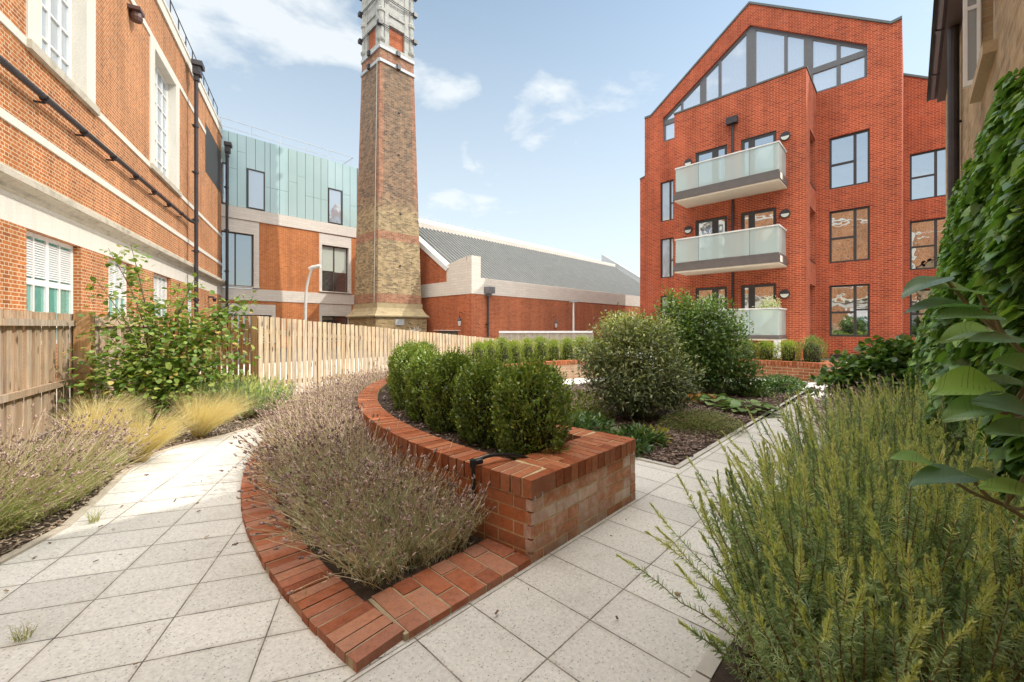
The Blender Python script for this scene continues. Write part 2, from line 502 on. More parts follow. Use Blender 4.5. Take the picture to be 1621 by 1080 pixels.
M['galv'] = plain("galvanised_steel", (.50, .51, .51), .45, .1, metal=.3)
M['glass_dark'] = glass_mat("window_glass", (.02, .022, .025), ior=2.3, fmin=.55)
M['glass_lit'] = glass_mat("blind_glass", (.34, .38, .42), ior=1.7, fmin=.26)
M['glass_green'] = glass_mat("greenish_glass", (.12, .33, .27), ior=1.6, fmin=.10)
M['glass_office'] = glass_mat("office_glass", (.05, .06, .06), ior=1.9, fmin=.28)
M['blind'] = plain("roller_blind", (.42, .45, .40), .8, .04)
def panel_material():
    m, n, l, p = new_mat("green_glass_panel")
    uv = n.new("ShaderNodeUVMap")
    t = noise(n, l, .25, 2, .5, uv.outputs['UV'])
    r = ramp(n, [(.33, .46, .46), (.40, .53, .54)], [.35, .65]); l.new(t.outputs['Fac'], r.inputs['Fac'])
    l.new(r.outputs['Color'], p.inputs['Base Color'])
    p.inputs['Roughness'].default_value = .08
    p.inputs['IOR'].default_value = 1.7
    p.inputs['Coat Weight'].default_value = 1.0
    p.inputs['Coat Roughness'].default_value = .01
    return m
M['panel'] = panel_material()
def frosted_material():
    m, n, l, p = new_mat("frosted_glass")
    out = n["Material Output"]
    p.inputs['Base Color'].default_value = (.70, .79, .78, 1)
    p.inputs['Roughness'].default_value = .05
    p.inputs['IOR'].default_value = 1.6
    t = n.new("ShaderNodeBsdfTranslucent"); t.inputs['Color'].default_value = (.72, .86, .83, 1)
    s = n.new("ShaderNodeMixShader"); s.inputs['Fac'].default_value = .35
    tr = n.new("ShaderNodeBsdfTransparent"); tr.inputs['Color'].default_value = (.92, .98, .97, 1)
    s2 = n.new("ShaderNodeMixShader"); s2.inputs['Fac'].default_value = .52
    l.new(p.outputs['BSDF'], s.inputs[1]); l.new(t.outputs['BSDF'], s.inputs[2])
    l.new(s.outputs['Shader'], s2.inputs[1]); l.new(tr.outputs['BSDF'], s2.inputs[2])
    l.new(s2.outputs['Shader'], out.inputs['Surface'])
    return m
M['frosted'] = frosted_material()

def window(parent, x0, x1, z0, z1, y, fmat, pmat, vs=(), hs=(), fw=.06, fd=.07, name="window", bars=()):
    """frame mesh with its pane as a child; vs: mullions (x, width); hs: transoms (z, width, xa, xb)"""
    f = MB()
    f.box(x0, x0 + fw, y, y + fd, z0, z1); f.box(x1 - fw, x1, y, y + fd, z0, z1)
    f.box(x0 + fw, x1 - fw, y, y + fd, z1 - fw, z1); f.box(x0 + fw, x1 - fw, y, y + fd, z0, z0 + fw)
    for x, w in vs: f.box(x - w / 2, x + w / 2, y + .002, y + fd, z0 + fw, z1 - fw)
    for z, w, xa, xb in hs: f.box(xa, xb, y + .006, y + fd, z - w / 2, z + w / 2)
    o = f.build(name, fmat, parent)
    p = MB(); p.box(x0 + fw * .5, x1 - fw * .5, y + fd * .6, y + fd * .6 + .012, z0 + fw * .5, z1 - fw * .5)
    p.build("pane", pmat, o)
    return o

# ================================================================== LEFT OLD BUILDING
LC = Vector((-0.43172, 0.90201, 0)); LN = Vector((0.90201, 0.43172, 0)); LD = -4.925
T0 = 12.0
lroot = thing("brick_building", "old orange brick building with white stone bands, tall white windows and black drainpipes", "building",
              tuple(LN * LD + LC * T0), math.atan2(LC.y, LC.x))
XA, XB = -26.0, 29.4 - T0      # runs on behind the camera, where the flats' windows mirror it
gw = [(11.07, 13.12), (14.55, 16.16), (18.0, 19.92), (22.2, 23.4)] + [(11.07 - 3.5 * k, 13.0 - 3.5 * k) for k in range(1, 7)]
uw = [(11.5, 13.3), (18.02, 20.42)] + [(11.5 - 6.6 * k, 13.3 - 6.6 * k) for k in range(1, 4)]
# lower wall, set back a little under the cornice
w = MB()
w.wall([(XA, 0), (XB, 0), (XB, 3.2), (XA, 3.2)], 0.0, [(a - T0, b - T0, .95, 3.199) for a, b in gw], .22)
w.wall([(XA, 4.12), (XB, 4.12), (XB, 12.55), (XA, 12.55)], 0.0,
       [(a - T0 - .45, b - T0 + .45, 6.62, 11.2) for a, b in uw] + [(25.4 - T0, 29.25 - T0, 9.15, 11.62)], .22)
w.poly([(XB, 0, 0), (XB, 9, 0), (XB, 9, 12.55), (XB, 0, 12.55)])
w.poly([(XA, 9, 0), (XA, 0, 0), (XA, 0, 12.55), (XA, 9, 12.55)])
w.poly([(XB, 9, 0), (XA, 9, 0), (XA, 9, 12.55), (XB, 9, 12.55)])
w.build("wall", M['brick_orange'], lroot)
w = MB(); w.box(XA, XB, .001, .2, 3.201, 3.70); w.box(XA, XB + .02, -.02, .2, 3.66, 3.72); w.build("stone_frieze", M['stone'], lroot)
w = MB()
prof = [(-.02, 3.72), (-.08, 3.76), (-.10, 3.82), (-.22, 3.88), (-.25, 3.90), (-.25, 4.02), (-.23, 4.05), (0.0, 4.16)]
for i in range(len(prof) - 1):
    (ya, za), (yb, zb) = prof[i], prof[i + 1]
    w.poly([(XA, ya, za), (XB + .2, ya, za), (XB + .2, yb, zb), (XA, yb, zb)])
w.poly([(XB + .2, y, z) for y, z in prof] + [(XB + .2, 0, 3.72)])
w.build("cornice", M['stone_dirty'], lroot)
def bands(z0, z1, d, gaps):
    x = XA
    for a, b in sorted(gaps) + [(XB + d, None)]:
        if a - x > .1: m = MB(); m.box(x, a, -d, .05, z0, z1); m.build("string_course", M['stone'], lroot)
        x = b
bands(4.96, 5.12, .03, [])
gaps = [(a - T0 - .45, b - T0 + .45) for a, b in uw]
bands(6.62, 6.78, .03, gaps)
bands(11.0, 11.2, .03, gaps + [(25.4 - T0, 29.25 - T0)])
w = MB(); w.box(XA, XB + .06, -.06, .5, 12.55, 12.75); w.box(XA, XB + .02, -.02, .46, 12.75, 13.05)
w.box(XA, XB + .05, -.05, .49, 13.05, 13.18); w.build("parapet", M['stone'], lroot)
w = MB(); w.box(XA, XB, .5, 9, 12.4, 12.6); w.build("roof", M['slate'], lroot)
# parapet railing
w = MB()
for i in range(0, 46):
    x = XB - i * 1.1
    if x < XA: break
    w.tube([(x, .2, 13.18), (x, .2, 14.25)], .022, 6)
    if i % 4 == 2: w.tube([(x, .2, 14.0), (x, .62, 13.18)], .018, 6)
w.tube([(XA, .2, 14.25), (XB, .2, 14.25)], .022, 6); w.tube([(XA, .2, 13.75), (XB, .2, 13.75)], .018, 6)
w.build("railing", M['black_iron'], lroot)
# ground floor windows: white louvres above, greenish glass below
for k, (a, b) in enumerate(gw):
    x0, x1 = a - T0, b - T0
    zt = 3.199; zm = 2.22
    wd = x1 - x0
    xm = (x0 + x1) / 2
    qs = [x0 + wd * q for q in (.27, .73)]
    f = window(lroot, x0, x1, .95, zt, .14, M['white_paint'], M['glass_green'], vs=[(xm, .09)] + [(q, .04) for q in qs],
               hs=[(zm, .12, x0 + .06, x1 - .06), (1.32, .05, x0 + .06, x1 - .06)], fw=.08)
    lv = MB()
    for xa, xb in ((x0 + .08, qs[0] - .02), (qs[0] + .02, xm - .045), (xm + .045, qs[1] - .02), (qs[1] + .02, x1 - .08)):
        nn = 15
        for i in range(nn):
            z = zm + .10 + (zt - .14 - zm - .10) * i / nn
            lv.poly([(xa, .146, z), (xb, .146, z), (xb, .168, z + .048), (xa, .168, z + .048)])
    lv.build("louvre", M['white_paint'], f)
# upper windows with their stone surrounds
for a, b in uw:
    x0, x1 = a - T0, b - T0
    s = MB()
    s.box(x0 - .45, x0, -.03, .24, 6.78, 11.2); s.box(x1, x1 + .45, -.03, .24, 6.78, 11.2); s.box(x0, x1, -.03, .24, 10.85, 11.2)
    s.build("window_surround", M['stone'], lroot)
    s = MB(); s.box(x0 - .5, x1 + .5, -.10, .3, 6.60, 6.77); s.build("window_sill", M['stone_dirty'], lroot)
    nb = 4
    xs = [x0 + (x1 - x0) * (i / nb) for i in range(1, nb)]
    zs = [6.77 + (10.85 - 6.77) * i / 6 for i in range(1, 6)]
    window(lroot, x0, x1, 6.77, 10.85, .24, M['white_paint'], M['glass_lit'],
           vs=[(x, .09 if i == 1 else .05) for i, x in enumerate(xs)], hs=[(z, .045, x0 + .06, x1 - .06) for z in zs], fw=.1)
# dark louvred vent near the far corner
v = MB(); v.box(25.4 - T0, 29.25 - T0, .12, .2, 9.15, 11.62)
for i in range(24):
    z = 9.18 + i * .1
    v.poly([(25.4 - T0, .02, z), (29.25 - T0, .02, z), (29.25 - T0, .1, z + .085), (25.4 - T0, .1, z + .085)])
    v.box(25.42 - T0, 29.23 - T0, -.01, .02, z, z + .035)
v.build("louvred_vent", plain("vent_grey", (.15, .16, .17), .5, .1), lroot)
# drainpipes
def drainpipe(parent, x, y, z0, z1, r, hopper=None, joints=(), mat=None, name="drainpipe"):
    d = MB(); d.tube([(x, y, z0), (x, y, z1)], r, 12)
    for z in joints: d.tube([(x, y, z - .05), (x, y, z + .05)], r * 1.35, 12); d.box(x - r * 1.9, x + r * 1.9, y + r * .3, y + r + .06, z - .02, z + .02)
    o = d.build(name, mat or M['black_iron'], parent)
    if hopper:
        h = MB(); hw, hh = hopper
        h.prism([(x - r * 1.4, y - r * 1.4), (x + r * 1.4, y - r * 1.4), (x + r * 1.4, y + r), (x - r * 1.4, y + r)], z1, z1 + hh * .3)
        h.prism([(x - hw * .7, y - hw * .7), (x + hw * .7, y - hw * .7), (x + hw * .7, y + hw * .4), (x - hw * .7, y + hw * .4)], z1 + hh * .3, z1 + hh * .75)
        h.prism([(x - hw, y - hw), (x + hw, y - hw), (x + hw, y + hw * .5), (x - hw, y + hw * .5)], z1 + hh * .75, z1 + hh)
        h.build("hopper", mat or M['black_iron'], o)
    return o
drainpipe(lroot, 22.0 - T0, -.34, 0, 11.95, .075, (.26, .8), (2.5, 4.6, 5.95, 8.0, 10.0))
drainpipe(lroot, 29.0 - T0, -.34, 0, 11.3, .075, (.24, .8), (2.5, 4.6, 7.0, 9.5))
sp = MB(); sp.tube([(XA + 4, -.16, 5.74 + .0), (21.75 - T0, -.16, 5.86), (22.0 - T0, -.34, 5.80)], .06, 10)
for i in range(16):
    x = 20.6 - T0 - i * 1.55
    sp.tube([(x - .05, -.16, 5.80 if i else 5.855), (x + .05, -.16, 5.80 if i else 5.855)], .078, 10)
    sp.box(x - .02, x + .02, -.16, 0.02, 5.70, 5.735)
sp.build("waste_pipe", M['black_iron'], lroot)
lamp = MB(); lamp.box(15.75 - T0, 16.12 - T0, -.30, 0, 10.68, 10.78); lamp.lathe((15.94 - T0, -.16, 10.42), [(.0, 0), (.12, 0), (.15, .1), (.13, .28), (0, .3)], 12)
lamp.build("bulkhead_lamp", plain("lamp_brown", (.10, .05, .04), .5), lroot)
w = MB(); w.box(26.0 - T0, 26.16 - T0, -.22, 0, 2.85, 2.93); w.lathe((26.08 - T0, -.26, 2.66), [(0, 0), (.06, 0), (.1, .14), (.02, .22), (0, .22)], 10)
w.build("wall_lamp", M['black_iron'], lroot)

# ================================================================== GREEN GLASS AND BRICK BUILDING
gv = 29.35
groot = thing("office_building", "office building with green glass upper storey, orange brick and pale stone bands behind the chimney", "building", tuple(W(6, gv)), TH)
GX0, GX1 = -0.9, 8.15     # local x = u - 6
w = MB()
w.wall([(GX0, 0), (GX1, 0), (GX1, 2.98), (GX0, 2.98)], 0, [(-.9 + .05, 2.62, .3, 2.75), (5.33, 7.62, .3, 2.95)], .05)
w.wall([(GX0, 3.70), (GX1, 3.70), (GX1, 7.9), (GX0, 7.9)], 0, [(GX0 + .05, 1.70, 3.705, 7.895), (5.33, 7.62, 3.705, 7.85)], .05)
w.poly([(GX1, 0, 0), (GX1, 12, 0), (GX1, 12, 7.9), (GX1, 0, 7.9)])
w.build("wall", M['brick_new'], groot)
w = MB(); w.box(GX0, GX1 + .03, -.04, .3, 2.98, 3.70); w.build("stone_band", M['stone_new'], groot)
w = MB(); w.box(GX0, GX1 + .05, -.06, .3, 7.90, 8.62)
w.build("stone_band", M['stone_new'], groot)
# pale surrounds of the big windows
def surround(x0, x1, z0, z1, ix0, ix1, iz0, iz1):
    s = MB()
    s.box(x0, ix0, .0, .35, z0, z1); s.box(ix1, x1, .0, .35, z0, z1); s.box(ix0, ix1, .0, .35, iz1, z1)
    s.box(x0, x1, -.12, .35, iz0 - .06, iz0)
    s.build("window_surround", M['stone_new'], groot)
surround(GX0 + .06, 1.69, 3.72, 7.88, GX0 + .12, 1.40, 3.82, 7.08)
surround(5.34, 7.61, 3.72, 7.84, 5.53, 7.41, 3.84, 7.08)
surround(GX0 + .06, 2.6, .32, 2.74, GX0 + .12, 2.39, .4, 2.10)
surround(5.34, 7.61, .32, 2.94, 5.53, 7.41, .4, 2.13)
bf = plain("bronze_frame", (.075, .055, .045), .4, .1)
window(groot, GX0 + .12, 1.40, 3.82, 7.08, .2, bf, M['glass_office'], vs=[(.46, .07), (.1, .04)], hs=[], fw=.07)
f = window(groot, 5.53, 7.41, 3.84, 7.08, .2, bf, M['glass_office'], vs=[(6.42, .09)], fw=.07)
bl = MB(); bl.box(5.62, 6.37, .215, .225, 5.3, 7.0); bl.box(6.48, 7.32, .215, .225, 5.25, 7.0); bl.build("blind", M['blind'], f)
window(groot, GX0 + .12, 2.39, .4, 2.10, .2, bf, M['glass_office'], vs=[(.46, .08), (1.55, .08)], fw=.07)
window(groot, 5.53, 7.41, .4, 2.13, .2, bf, M['glass_office'], vs=[(6.42, .08)], fw=.07)
# glass storey: panels with open joints over a dark backing
px = [GX0, 0.07, .51, .98, 1.48, 2.0, 2.3, 2.85, 3.37, 3.9, 4.43, 4.97, 5.45, 5.92, 6.43, 6.97, 7.51, 8.03]
wins = [(-.3, .05), (1.06, 1.99), (5.97, 6.91)]
holes_z = (8.69, 11.09)
bk = MB(); bk.box(GX0, GX1, .04, .1, 8.62, 13.05); bk.poly([(GX1, .04, 8.62), (GX1, 12, 8.62), (GX1, 12, 13.05), (GX1, .04, 13.05)])
bk.build("backing", plain("panel_backing", (.08, .13, .13), .5), groot)
g = MB()
rr = random.Random(5)
for i in range(len(px) - 1):
    x0, x1 = px[i] + .012, px[i + 1] - .012
    mid = (x0 + x1) / 2
    inw = any(a - .15 < mid < b + .1 for a, b in wins)
    cuts = [(11.12, 13.05)] if inw else None
    if not cuts:
        z = rr.choice([9.6, 10.2, 10.9, 11.4, 12.0])
        cuts = [(8.64, z - .006), (z + .006, 13.05)]
    for z0, z1 in cuts: g.box(x0, x1, -.01 + rr.uniform(-.002, .002), .03, z0, z1, skip="k")
g.build("glass_panel", M['panel'], groot)
for a, b in wins: window(groot, a, b, 8.69, 11.09, -.02, bf, M['glass_lit'], fw=.05)
w = MB()
for x in (-.2, 1.43, 3.05, 4.7, 6.3, 7.9): w.tube([(x, .6, 13.05), (x, .6, 14.0)], .018, 6)
w.tube([(GX0, .6, 14.0), (8.05, .6, 14.0)], .018, 6); w.tube([(GX0, .6, 13.52), (8.05, .6, 13.52)], .014, 6)
w.tube([(8.05, .6, 14.0), (8.05, 3, 14.0)], .018, 6)
w.build("railing", M['galv'], groot)
w = MB(); w.box(GX0, GX1, .05, 12, 13.0, 13.07); w.build("roof", M['slate'], groot)

# ================================================================== CHIMNEY TOWER
def chimney_mat():
    m, n, l, p = new_mat("chimney_brick")
    uv = n.new("ShaderNodeUVMap"); tc = n.new("ShaderNodeTexCoord")
    b = n.new("ShaderNodeTexBrick"); b.inputs['Scale'].default_value = 1
    b.inputs['Brick Width'].default_value = .225; b.inputs['Row Height'].default_value = .075; b.inputs['Mortar Size'].default_value = .006
    b.inputs['Color1'].default_value = (0, 0, 0, 1); b.inputs['Color2'].default_value = (1, 1, 1, 1); b.inputs['Mortar'].default_value = (.5, .5, .5, 1)
    l.new(uv.outputs['UV'], b.inputs['Vector'])
    stock = ramp(n, [(.14, .10, .055), (.31, .225, .11), (.40, .30, .16)], [.0, .5, 1]); l.new(b.outputs['Color'], stock.inputs['Fac'])
    red = ramp(n, [(.20, .075, .04), (.30, .12, .06), (.36, .17, .10)], [0, .5, 1]); l.new(b.outputs['Color'], red.inputs['Fac'])
    brn = ramp(n, [(.07, .045, .034), (.18, .105, .062), (.27, .155, .085)], [0, .5, 1]); l.new(b.outputs['Color'], brn.inputs['Fac'])
    sp = n.new("ShaderNodeSeparateXYZ"); l.new(tc.outputs['Object'], sp.inputs['Vector'])
    t = noise(n, l, .9, 6, .65, uv.outputs['UV'])
    zz = n.new("ShaderNodeMath"); zz.operation = 'MULTIPLY_ADD'; zz.inputs[1].default_value = 1.6
    l.new(t.outputs['Fac'], zz.inputs[0]); l.new(sp.outputs['Z'], zz.inputs[2])
    up = ramp(n, [(0, 0, 0), (1, 1, 1)], [.0, 1.0])
    mr = n.new("ShaderNodeMapRange"); mr.inputs['From Min'].default_value = 8.4; mr.inputs['From Max'].default_value = 9.4
    l.new(zz.outputs[0], mr.inputs['Value'])
    col = mix(n, l, mr.outputs['Result'], stock.outputs['Color'], brn.outputs['Color'])
    def zband(a, c):
        x = n.new("ShaderNodeMath"); x.operation = 'SUBTRACT'; x.inputs[1].default_value = (a + c) / 2; l.new(sp.outputs['Z'], x.inputs[0])
        y = n.new("ShaderNodeMath"); y.operation = 'ABSOLUTE'; l.new(x.outputs[0], y.inputs[0])
        q = n.new("ShaderNodeMath"); q.operation = 'LESS_THAN'; q.inputs[1].default_value = (c - a) / 2; l.new(y.outputs[0], q.inputs[0])
        return q.outputs[0]
    col = mix(n, l, zband(2.66, 3.15), col, red.outputs['Color'])
    col = mix(n, l, zband(6.1, 6.55), col, red.outputs['Color'])
    col = mix(n, l, zband(15.9, 16.5), col, red.outputs['Color'])
    # red quoins up the four corners
    ax = n.new("ShaderNodeMath"); ax.operation = 'ABSOLUTE'; l.new(sp.outputs['X'], ax.inputs[0])
    ay = n.new("ShaderNodeMath"); ay.operation = 'ABSOLUTE'; l.new(sp.outputs['Y'], ay.inputs[0])
    mn = n.new("ShaderNodeMath"); mn.operation = 'MINIMUM'; l.new(ax.outputs[0], mn.inputs[0]); l.new(ay.outputs[0], mn.inputs[1])
    hw = n.new("ShaderNodeMapRange"); hw.inputs['From Min'].default_value = 3; hw.inputs['From Max'].default_value = 16.5
    hw.inputs['To Min'].default_value = 1.12; hw.inputs['To Max'].default_value = .80; l.new(sp.outputs['Z'], hw.inputs['Value'])
    t2 = noise(n, l, 3.0, 3, .6, uv.outputs['UV'])
    jag = n.new("ShaderNodeMath"); jag.operation = 'MULTIPLY_ADD'; jag.inputs[1].default_value = .22; jag.inputs[2].default_value = -.11
    l.new(t2.outputs['Fac'], jag.inputs[0])
    ad = n.new("ShaderNodeMath"); ad.operation = 'ADD'; l.new(mn.outputs[0], ad.inputs[0]); l.new(jag.outputs[0], ad.inputs[1])
    gt = n.new("ShaderNodeMath"); gt.operation = 'GREATER_THAN'; l.new(ad.outputs[0], gt.inputs[0]); l.new(hw.outputs['Result'], gt.inputs[1])
    q1 = n.new("ShaderNodeMath"); q1.operation = 'MULTIPLY'; l.new(gt.outputs[0], q1.inputs[0]); l.new(mr.outputs['Result'], q1.inputs[1])
    col = mix(n, l, q1.outputs[0], col, red.outputs['Color'])
    col = mix(n, l, b.outputs['Fac'], col, (.40, .33, .24))
    s = noise(n, l, 3.5, 6, .7, uv.outputs['UV']); sr = ramp(n, [(.55,) * 3, (1.15,) * 3], [.3, .66]); l.new(s.outputs['Fac'], sr.inputs['Fac'])
    col = mix(n, l, 1.0, col, sr.outputs['Color'], 'MULTIPLY')
    l.new(col, p.inputs['Base Color']); p.inputs['Roughness'].default_value = .9
    bump(n, l, s.outputs['Fac'], .5, .02, p)
    return m
croot = thing("brick_chimney", "tall tapering square brick chimney with stone crown and iron bands", "chimney", tuple(W(12.25 * 1.05, 21.75 * 1.05, -.065)), TH)
croot.scale = (1.05, 1.05, 1.05)
def frustum(m, h0, z0, h1, z1, top=True):
    c0 = [(-h0, -h0), (h0, -h0), (h0, h0), (-h0, h0)]; c1 = [(-h1, -h1), (h1, -h1), (h1, h1), (-h1, h1)]
    for i in range(4):
        j = (i + 1) % 4
        m.poly([(*c0[i], z0), (*c0[j], z0), (*c1[j], z1), (*c1[i], z1)])
    if top: m.poly([(*c, z1) for c in c1])
def hwz(z): return 1.36 + (1.05 - 1.36) * (z - 3.0) / 13.5
m = MB(); frustum(m, hwz(2.64), 2.64, hwz(16.5), 16.5); m.build("shaft", chimney_mat(), croot)
m = MB(); m.box(-1.58, 1.58, -1.58, 1.58, 0, 1.86); m.build("plinth", M['brick_stock'], croot)
m = MB()
pr = [(1.66, 1.86), (1.70, 1.90), (1.70, 1.96), (1.60, 2.04), (1.50, 2.18), (1.43, 2.34), (1.41, 2.38), (1.41, 2.62), (1.42, 2.66)]
m.box(-1.66, 1.66, -1.66, 1.66, 1.86, 1.865)
for i in range(len(pr) - 1): frustum(m, pr[i][0], pr[i][1], pr[i + 1][0], pr[i + 1][1], i == len(pr) - 2)
m.build("plinth_moulding", stone_mat("weathered_cap", (.36, .29, .17), (.13, .11, .075), 2.0, .85), croot)
for z in (15.75, 16.5):
    h = hwz(z) + .03; m = MB()
    for s in (-1, 1):
        m.box(-h, h, s * h - .04, s * h + .04, z, z + .16); m.box(s * h - .04, s * h + .04, -h + .04, h - .04, z, z + .16)
    o = m.build("iron_band", plain("lead_band", (.42, .46, .48), .5, .15), croot)
    k = MB()
    for s in (-1, 1): k.box(-.1, .1, s * (h + .09) - .06, s * (h + .09) + .06, z - .04, z + .22); k.box(s * (h + .09) - .06, s * (h + .09) + .06, -.1, .1, z - .04, z + .22)
    k.build("clamp", M['black_iron'], o)
# crown: recessed brick panels between stone pilasters and round corner shafts
m = MB(); m.box(-.90, .90, -.90, .90, 16.66, 24.5); m.build("crown_core", M['brick_hall'], croot)
m = MB()
for s in (-1, 1):
    for q in (-.62, .62):
        m.box(q - .14, q + .14, s * .95 - .06, s * .95 + .06, 16.66, 24.5); m.box(s * .95 - .06, s * .95 + .06, q - .14, q + .14, 16.66, 24.5)
    for z0, z1, e in ((18.05, 18.55, .0), (18.56, 18.7, .06), (18.71, 24.3, -.02)):
        m.box(-.48, .48, s * .95 - .05 - e, s * .95 + .05 + e, z0, z1); m.box(s * .95 - .05 - e, s * .95 + .05 + e, -.48, .48, z0, z1)
    m.box(-1.05, 1.05, s * .98 - .08, s * .98 + .08, 16.655, 16.86); m.box(s * .98 - .08, s * .98 + .08, -.9, .9, 16.655, 16.86)
m.box(-1.3, 1.3, -1.3, 1.3, 24.5, 24.9); m.box(-1.1, 1.1, -1.1, 1.1, 24.9, 25.6)
m.build("crown_stonework", M['stone_cream'], croot)
for sx in (-1, 1):
    for sy in (-1, 1):
        m = MB(); m.lathe((sx * .93, sy * .93, 0), [(.12, 16.86), (.22, 17.0), (.24, 17.1), (.16, 17.16), (.16, 18.5), (.22, 18.56), (.22, 18.72), (.16, 18.8), (.16, 20.6), (.22, 20.7), (.22, 20.85), (.15, 20.95), (.15, 24.5)], 10)
        m.build("corner_shaft", M['stone_cream'], croot, smooth=False)
for z in (17.75, 19.3, 20.3, 21.6, 22.8):
    h = 1.10; m = MB()
    m.tube([(-h, -h, z), (h, -h, z), (h, h, z), (-h, h, z), (-h, -h, z)], .022, 6); m.tube([(-h, -h, z + .1), (h, -h, z + .1), (h, h, z + .1), (-h, h, z + .1), (-h, -h, z + .1)], .022, 6)
    for sx in (-1, 1):
        for sy in (-1, 1): m.box(sx * h - .12, sx * h + .12, sy * h - .12, sy * h + .12, z - .05, z + .16)
    m.build("iron_band", M['black_iron'], croot)
m = MB(); m.tube([(-1.40, -1.05, 2.6), (-1.42 + .05, -1.05, 5), (-1.12, -.86, 16.0)], .018, 6); m.build("lightning_conductor", plain("verdigris", (.50, .50, .45), .6), croot)
m = MB()
for k, z in enumerate((4.7, 7.6, 10.9, 13.3)): m.box(-.05 + .06 * (k % 2), .05 + .06 * (k % 2), -hwz(z) - .06, -hwz(z) + .02, z, z + .07)
m.build("iron_peg", M['black_iron'], croot)
m = MB(); m.box(-.45, .10, -1.61, -1.575, 1.44, 1.76); m.build("notice_plate", plain("plate_grey", (.35, .36, .36), .5), croot)
gr = MB(); rr = random.Random(3)
x = .45
for ch in range(6):
    pts = [(x + rr.uniform(0, .14), -1.586, 1.18 + rr.uniform(-.16, .2)) for _ in range(4)]
    gr.tube(pts, .016, 4); x += .125
gr.tube([(.5, -1.586, 1.16), (.9, -1.586, 1.10), (1.2, -1.586, 1.14)], .013, 4)
gr.build("graffiti", plain("graffiti_white", (.7, .7, .7), .7), croot)

# ================================================================== LONG HALL WITH THE RIBBED ROOF
hu, hv = 15.0, 17.56
hroot = thing("brick_hall", "long low brick hall with pale stone parapet and grey ribbed metal roof", "building", tuple(W(hu, hv)), TH)
HL = 29.0
w = MB()
w.wall([(0, 0), (HL, 0), (HL, 3.2), (0, 3.2)], 0)
w.poly([(0, 14, 0), (0, 0, 0), (0, 0, 3.2), (0, 14, 3.2)])
w.poly([(HL, 0, 0), (HL, 14, 0), (HL, 14, 3.2), (HL, 0, 3.2)])
w.build("wall", M['brick_hall'], hroot)
w = MB(); w.box(-.02, HL, -.03, .4, 3.2, 4.13); w.box(-.02, .66, -.03, .4, 4.13, 5.32)
w.box(-.04, .66, .4, 2.21, 3.2, 5.02)
for a, b in ((2.21, 14),): w.box(-.04, .4, a, b, 3.2, 4.02)
# top of the pier slopes up to its corner
w.poly([(-.04, .4, 5.02), (-.04, 2.21, 5.02), (-.04, .4, 5.32)]); w.poly([(.66, 2.21, 5.02), (.66, .4, 5.02), (.66, .4, 5.32)])
w.poly([(-.04, .4, 5.32), (-.04, 2.21, 5.02), (.66, 2.21, 5.02), (.66, .4, 5.32)])
w.build("stone_parapet", M['stone_new'], hroot)
SL = .67
w = MB(); w.poly([(-.02, 14, 4.02), (-.02, 2.21, 4.02), (-.02, 2.21, 4.95), (-.02, 7.2, 4.95 + SL * 4.99), (-.02, 14, 8)]); w.build("gable", M['brick_hall'], hroot)
w = MB()
def rz(y): return 4.95 + SL * (y - 2.21)
w.poly([(-.1, 2.0, rz(2.0) + .02), (-.1, 7.3, rz(7.3) + .02), (-.1, 7.3, rz(7.3) - .38), (-.1, 2.21, rz(2.21) - .30)])
w.poly([(-.1, 2.0, rz(2.0) + .02), (.45, 2.0, rz(2.0) + .02), (.45, 7.3, rz(7.3) + .02), (-.1, 7.3, rz(7.3) + .02)])
w.build("gable_coping", plain("pale_flashing", (.66, .68, .68), .4, .06), hroot)
RZ0 = 3.62; y_t = 7.12; z_t = RZ0 + .672 * (y_t - .25)
w = MB(); w.poly([(.35, .25, RZ0), (HL - 1, .25, RZ0), (HL - 1, y_t, z_t), (.35, y_t, z_t)])
w.build("roof_sheet", plain("zinc_roof", (.78, .80, .77), .5, .10, 1.5), hroot)
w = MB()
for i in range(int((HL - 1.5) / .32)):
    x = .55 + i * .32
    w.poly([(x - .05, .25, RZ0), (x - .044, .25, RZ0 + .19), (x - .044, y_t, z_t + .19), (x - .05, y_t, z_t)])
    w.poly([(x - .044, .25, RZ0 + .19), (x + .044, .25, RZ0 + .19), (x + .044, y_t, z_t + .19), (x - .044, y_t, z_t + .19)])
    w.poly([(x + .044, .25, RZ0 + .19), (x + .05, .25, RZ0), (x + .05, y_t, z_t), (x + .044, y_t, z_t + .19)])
w.build("roof_ribs", plain("zinc_rib_shade", (.20, .205, .20), .5, .10, 1.5), hroot)  # ribs coloured darker than the sheet, standing in for shade on their sides
w = MB(); w.box(.9, HL - 1.2, y_t - .1, y_t + .35, z_t + .05, z_t + .42); w.build("roof_flashing", M['stone_new'], hroot)
w = MB()
w.poly([(1.2, y_t + .2, z_t + .40), (HL - 1.4, y_t + .2, z_t + .40), (HL - 5.5, y_t + 3.4, z_t + 1.75), (1.2, y_t + 3.4, z_t + 1.75)])
w.poly([(HL - 1.4, y_t + .2, z_t + .4), (HL - 1.4, y_t + 6, z_t + .4), (HL - 5.5, y_t + 3.4, z_t + 1.75)])
w.poly([(1.2, y_t + 3.4, z_t + 1.75), (HL - 5.5, y_t + 3.4, z_t + 1.75), (HL - 5.5, 14, z_t), (1.2, 14, z_t)])
w.poly([(1.2, 14, z_t), (1.2, y_t + .2, z_t + .4), (1.2, y_t + 3.4, z_t + 1.75)])
w.build("upper_roof", plain("pale_roof", (.62, .64, .65), .45, .04), hroot)
w = MB()
for i in range(12): w.tube([(1.4 + i, y_t + 3.4, z_t + 1.75), (1.4 + i, y_t + 3.4, z_t + 1.93)], .012, 4)
w.tube([(1.4, y_t + 3.4, z_t + 1.93), (12.6, y_t + 3.4, z_t + 1.93)], .012, 5); w.build("safety_line", M['galv'], hroot)
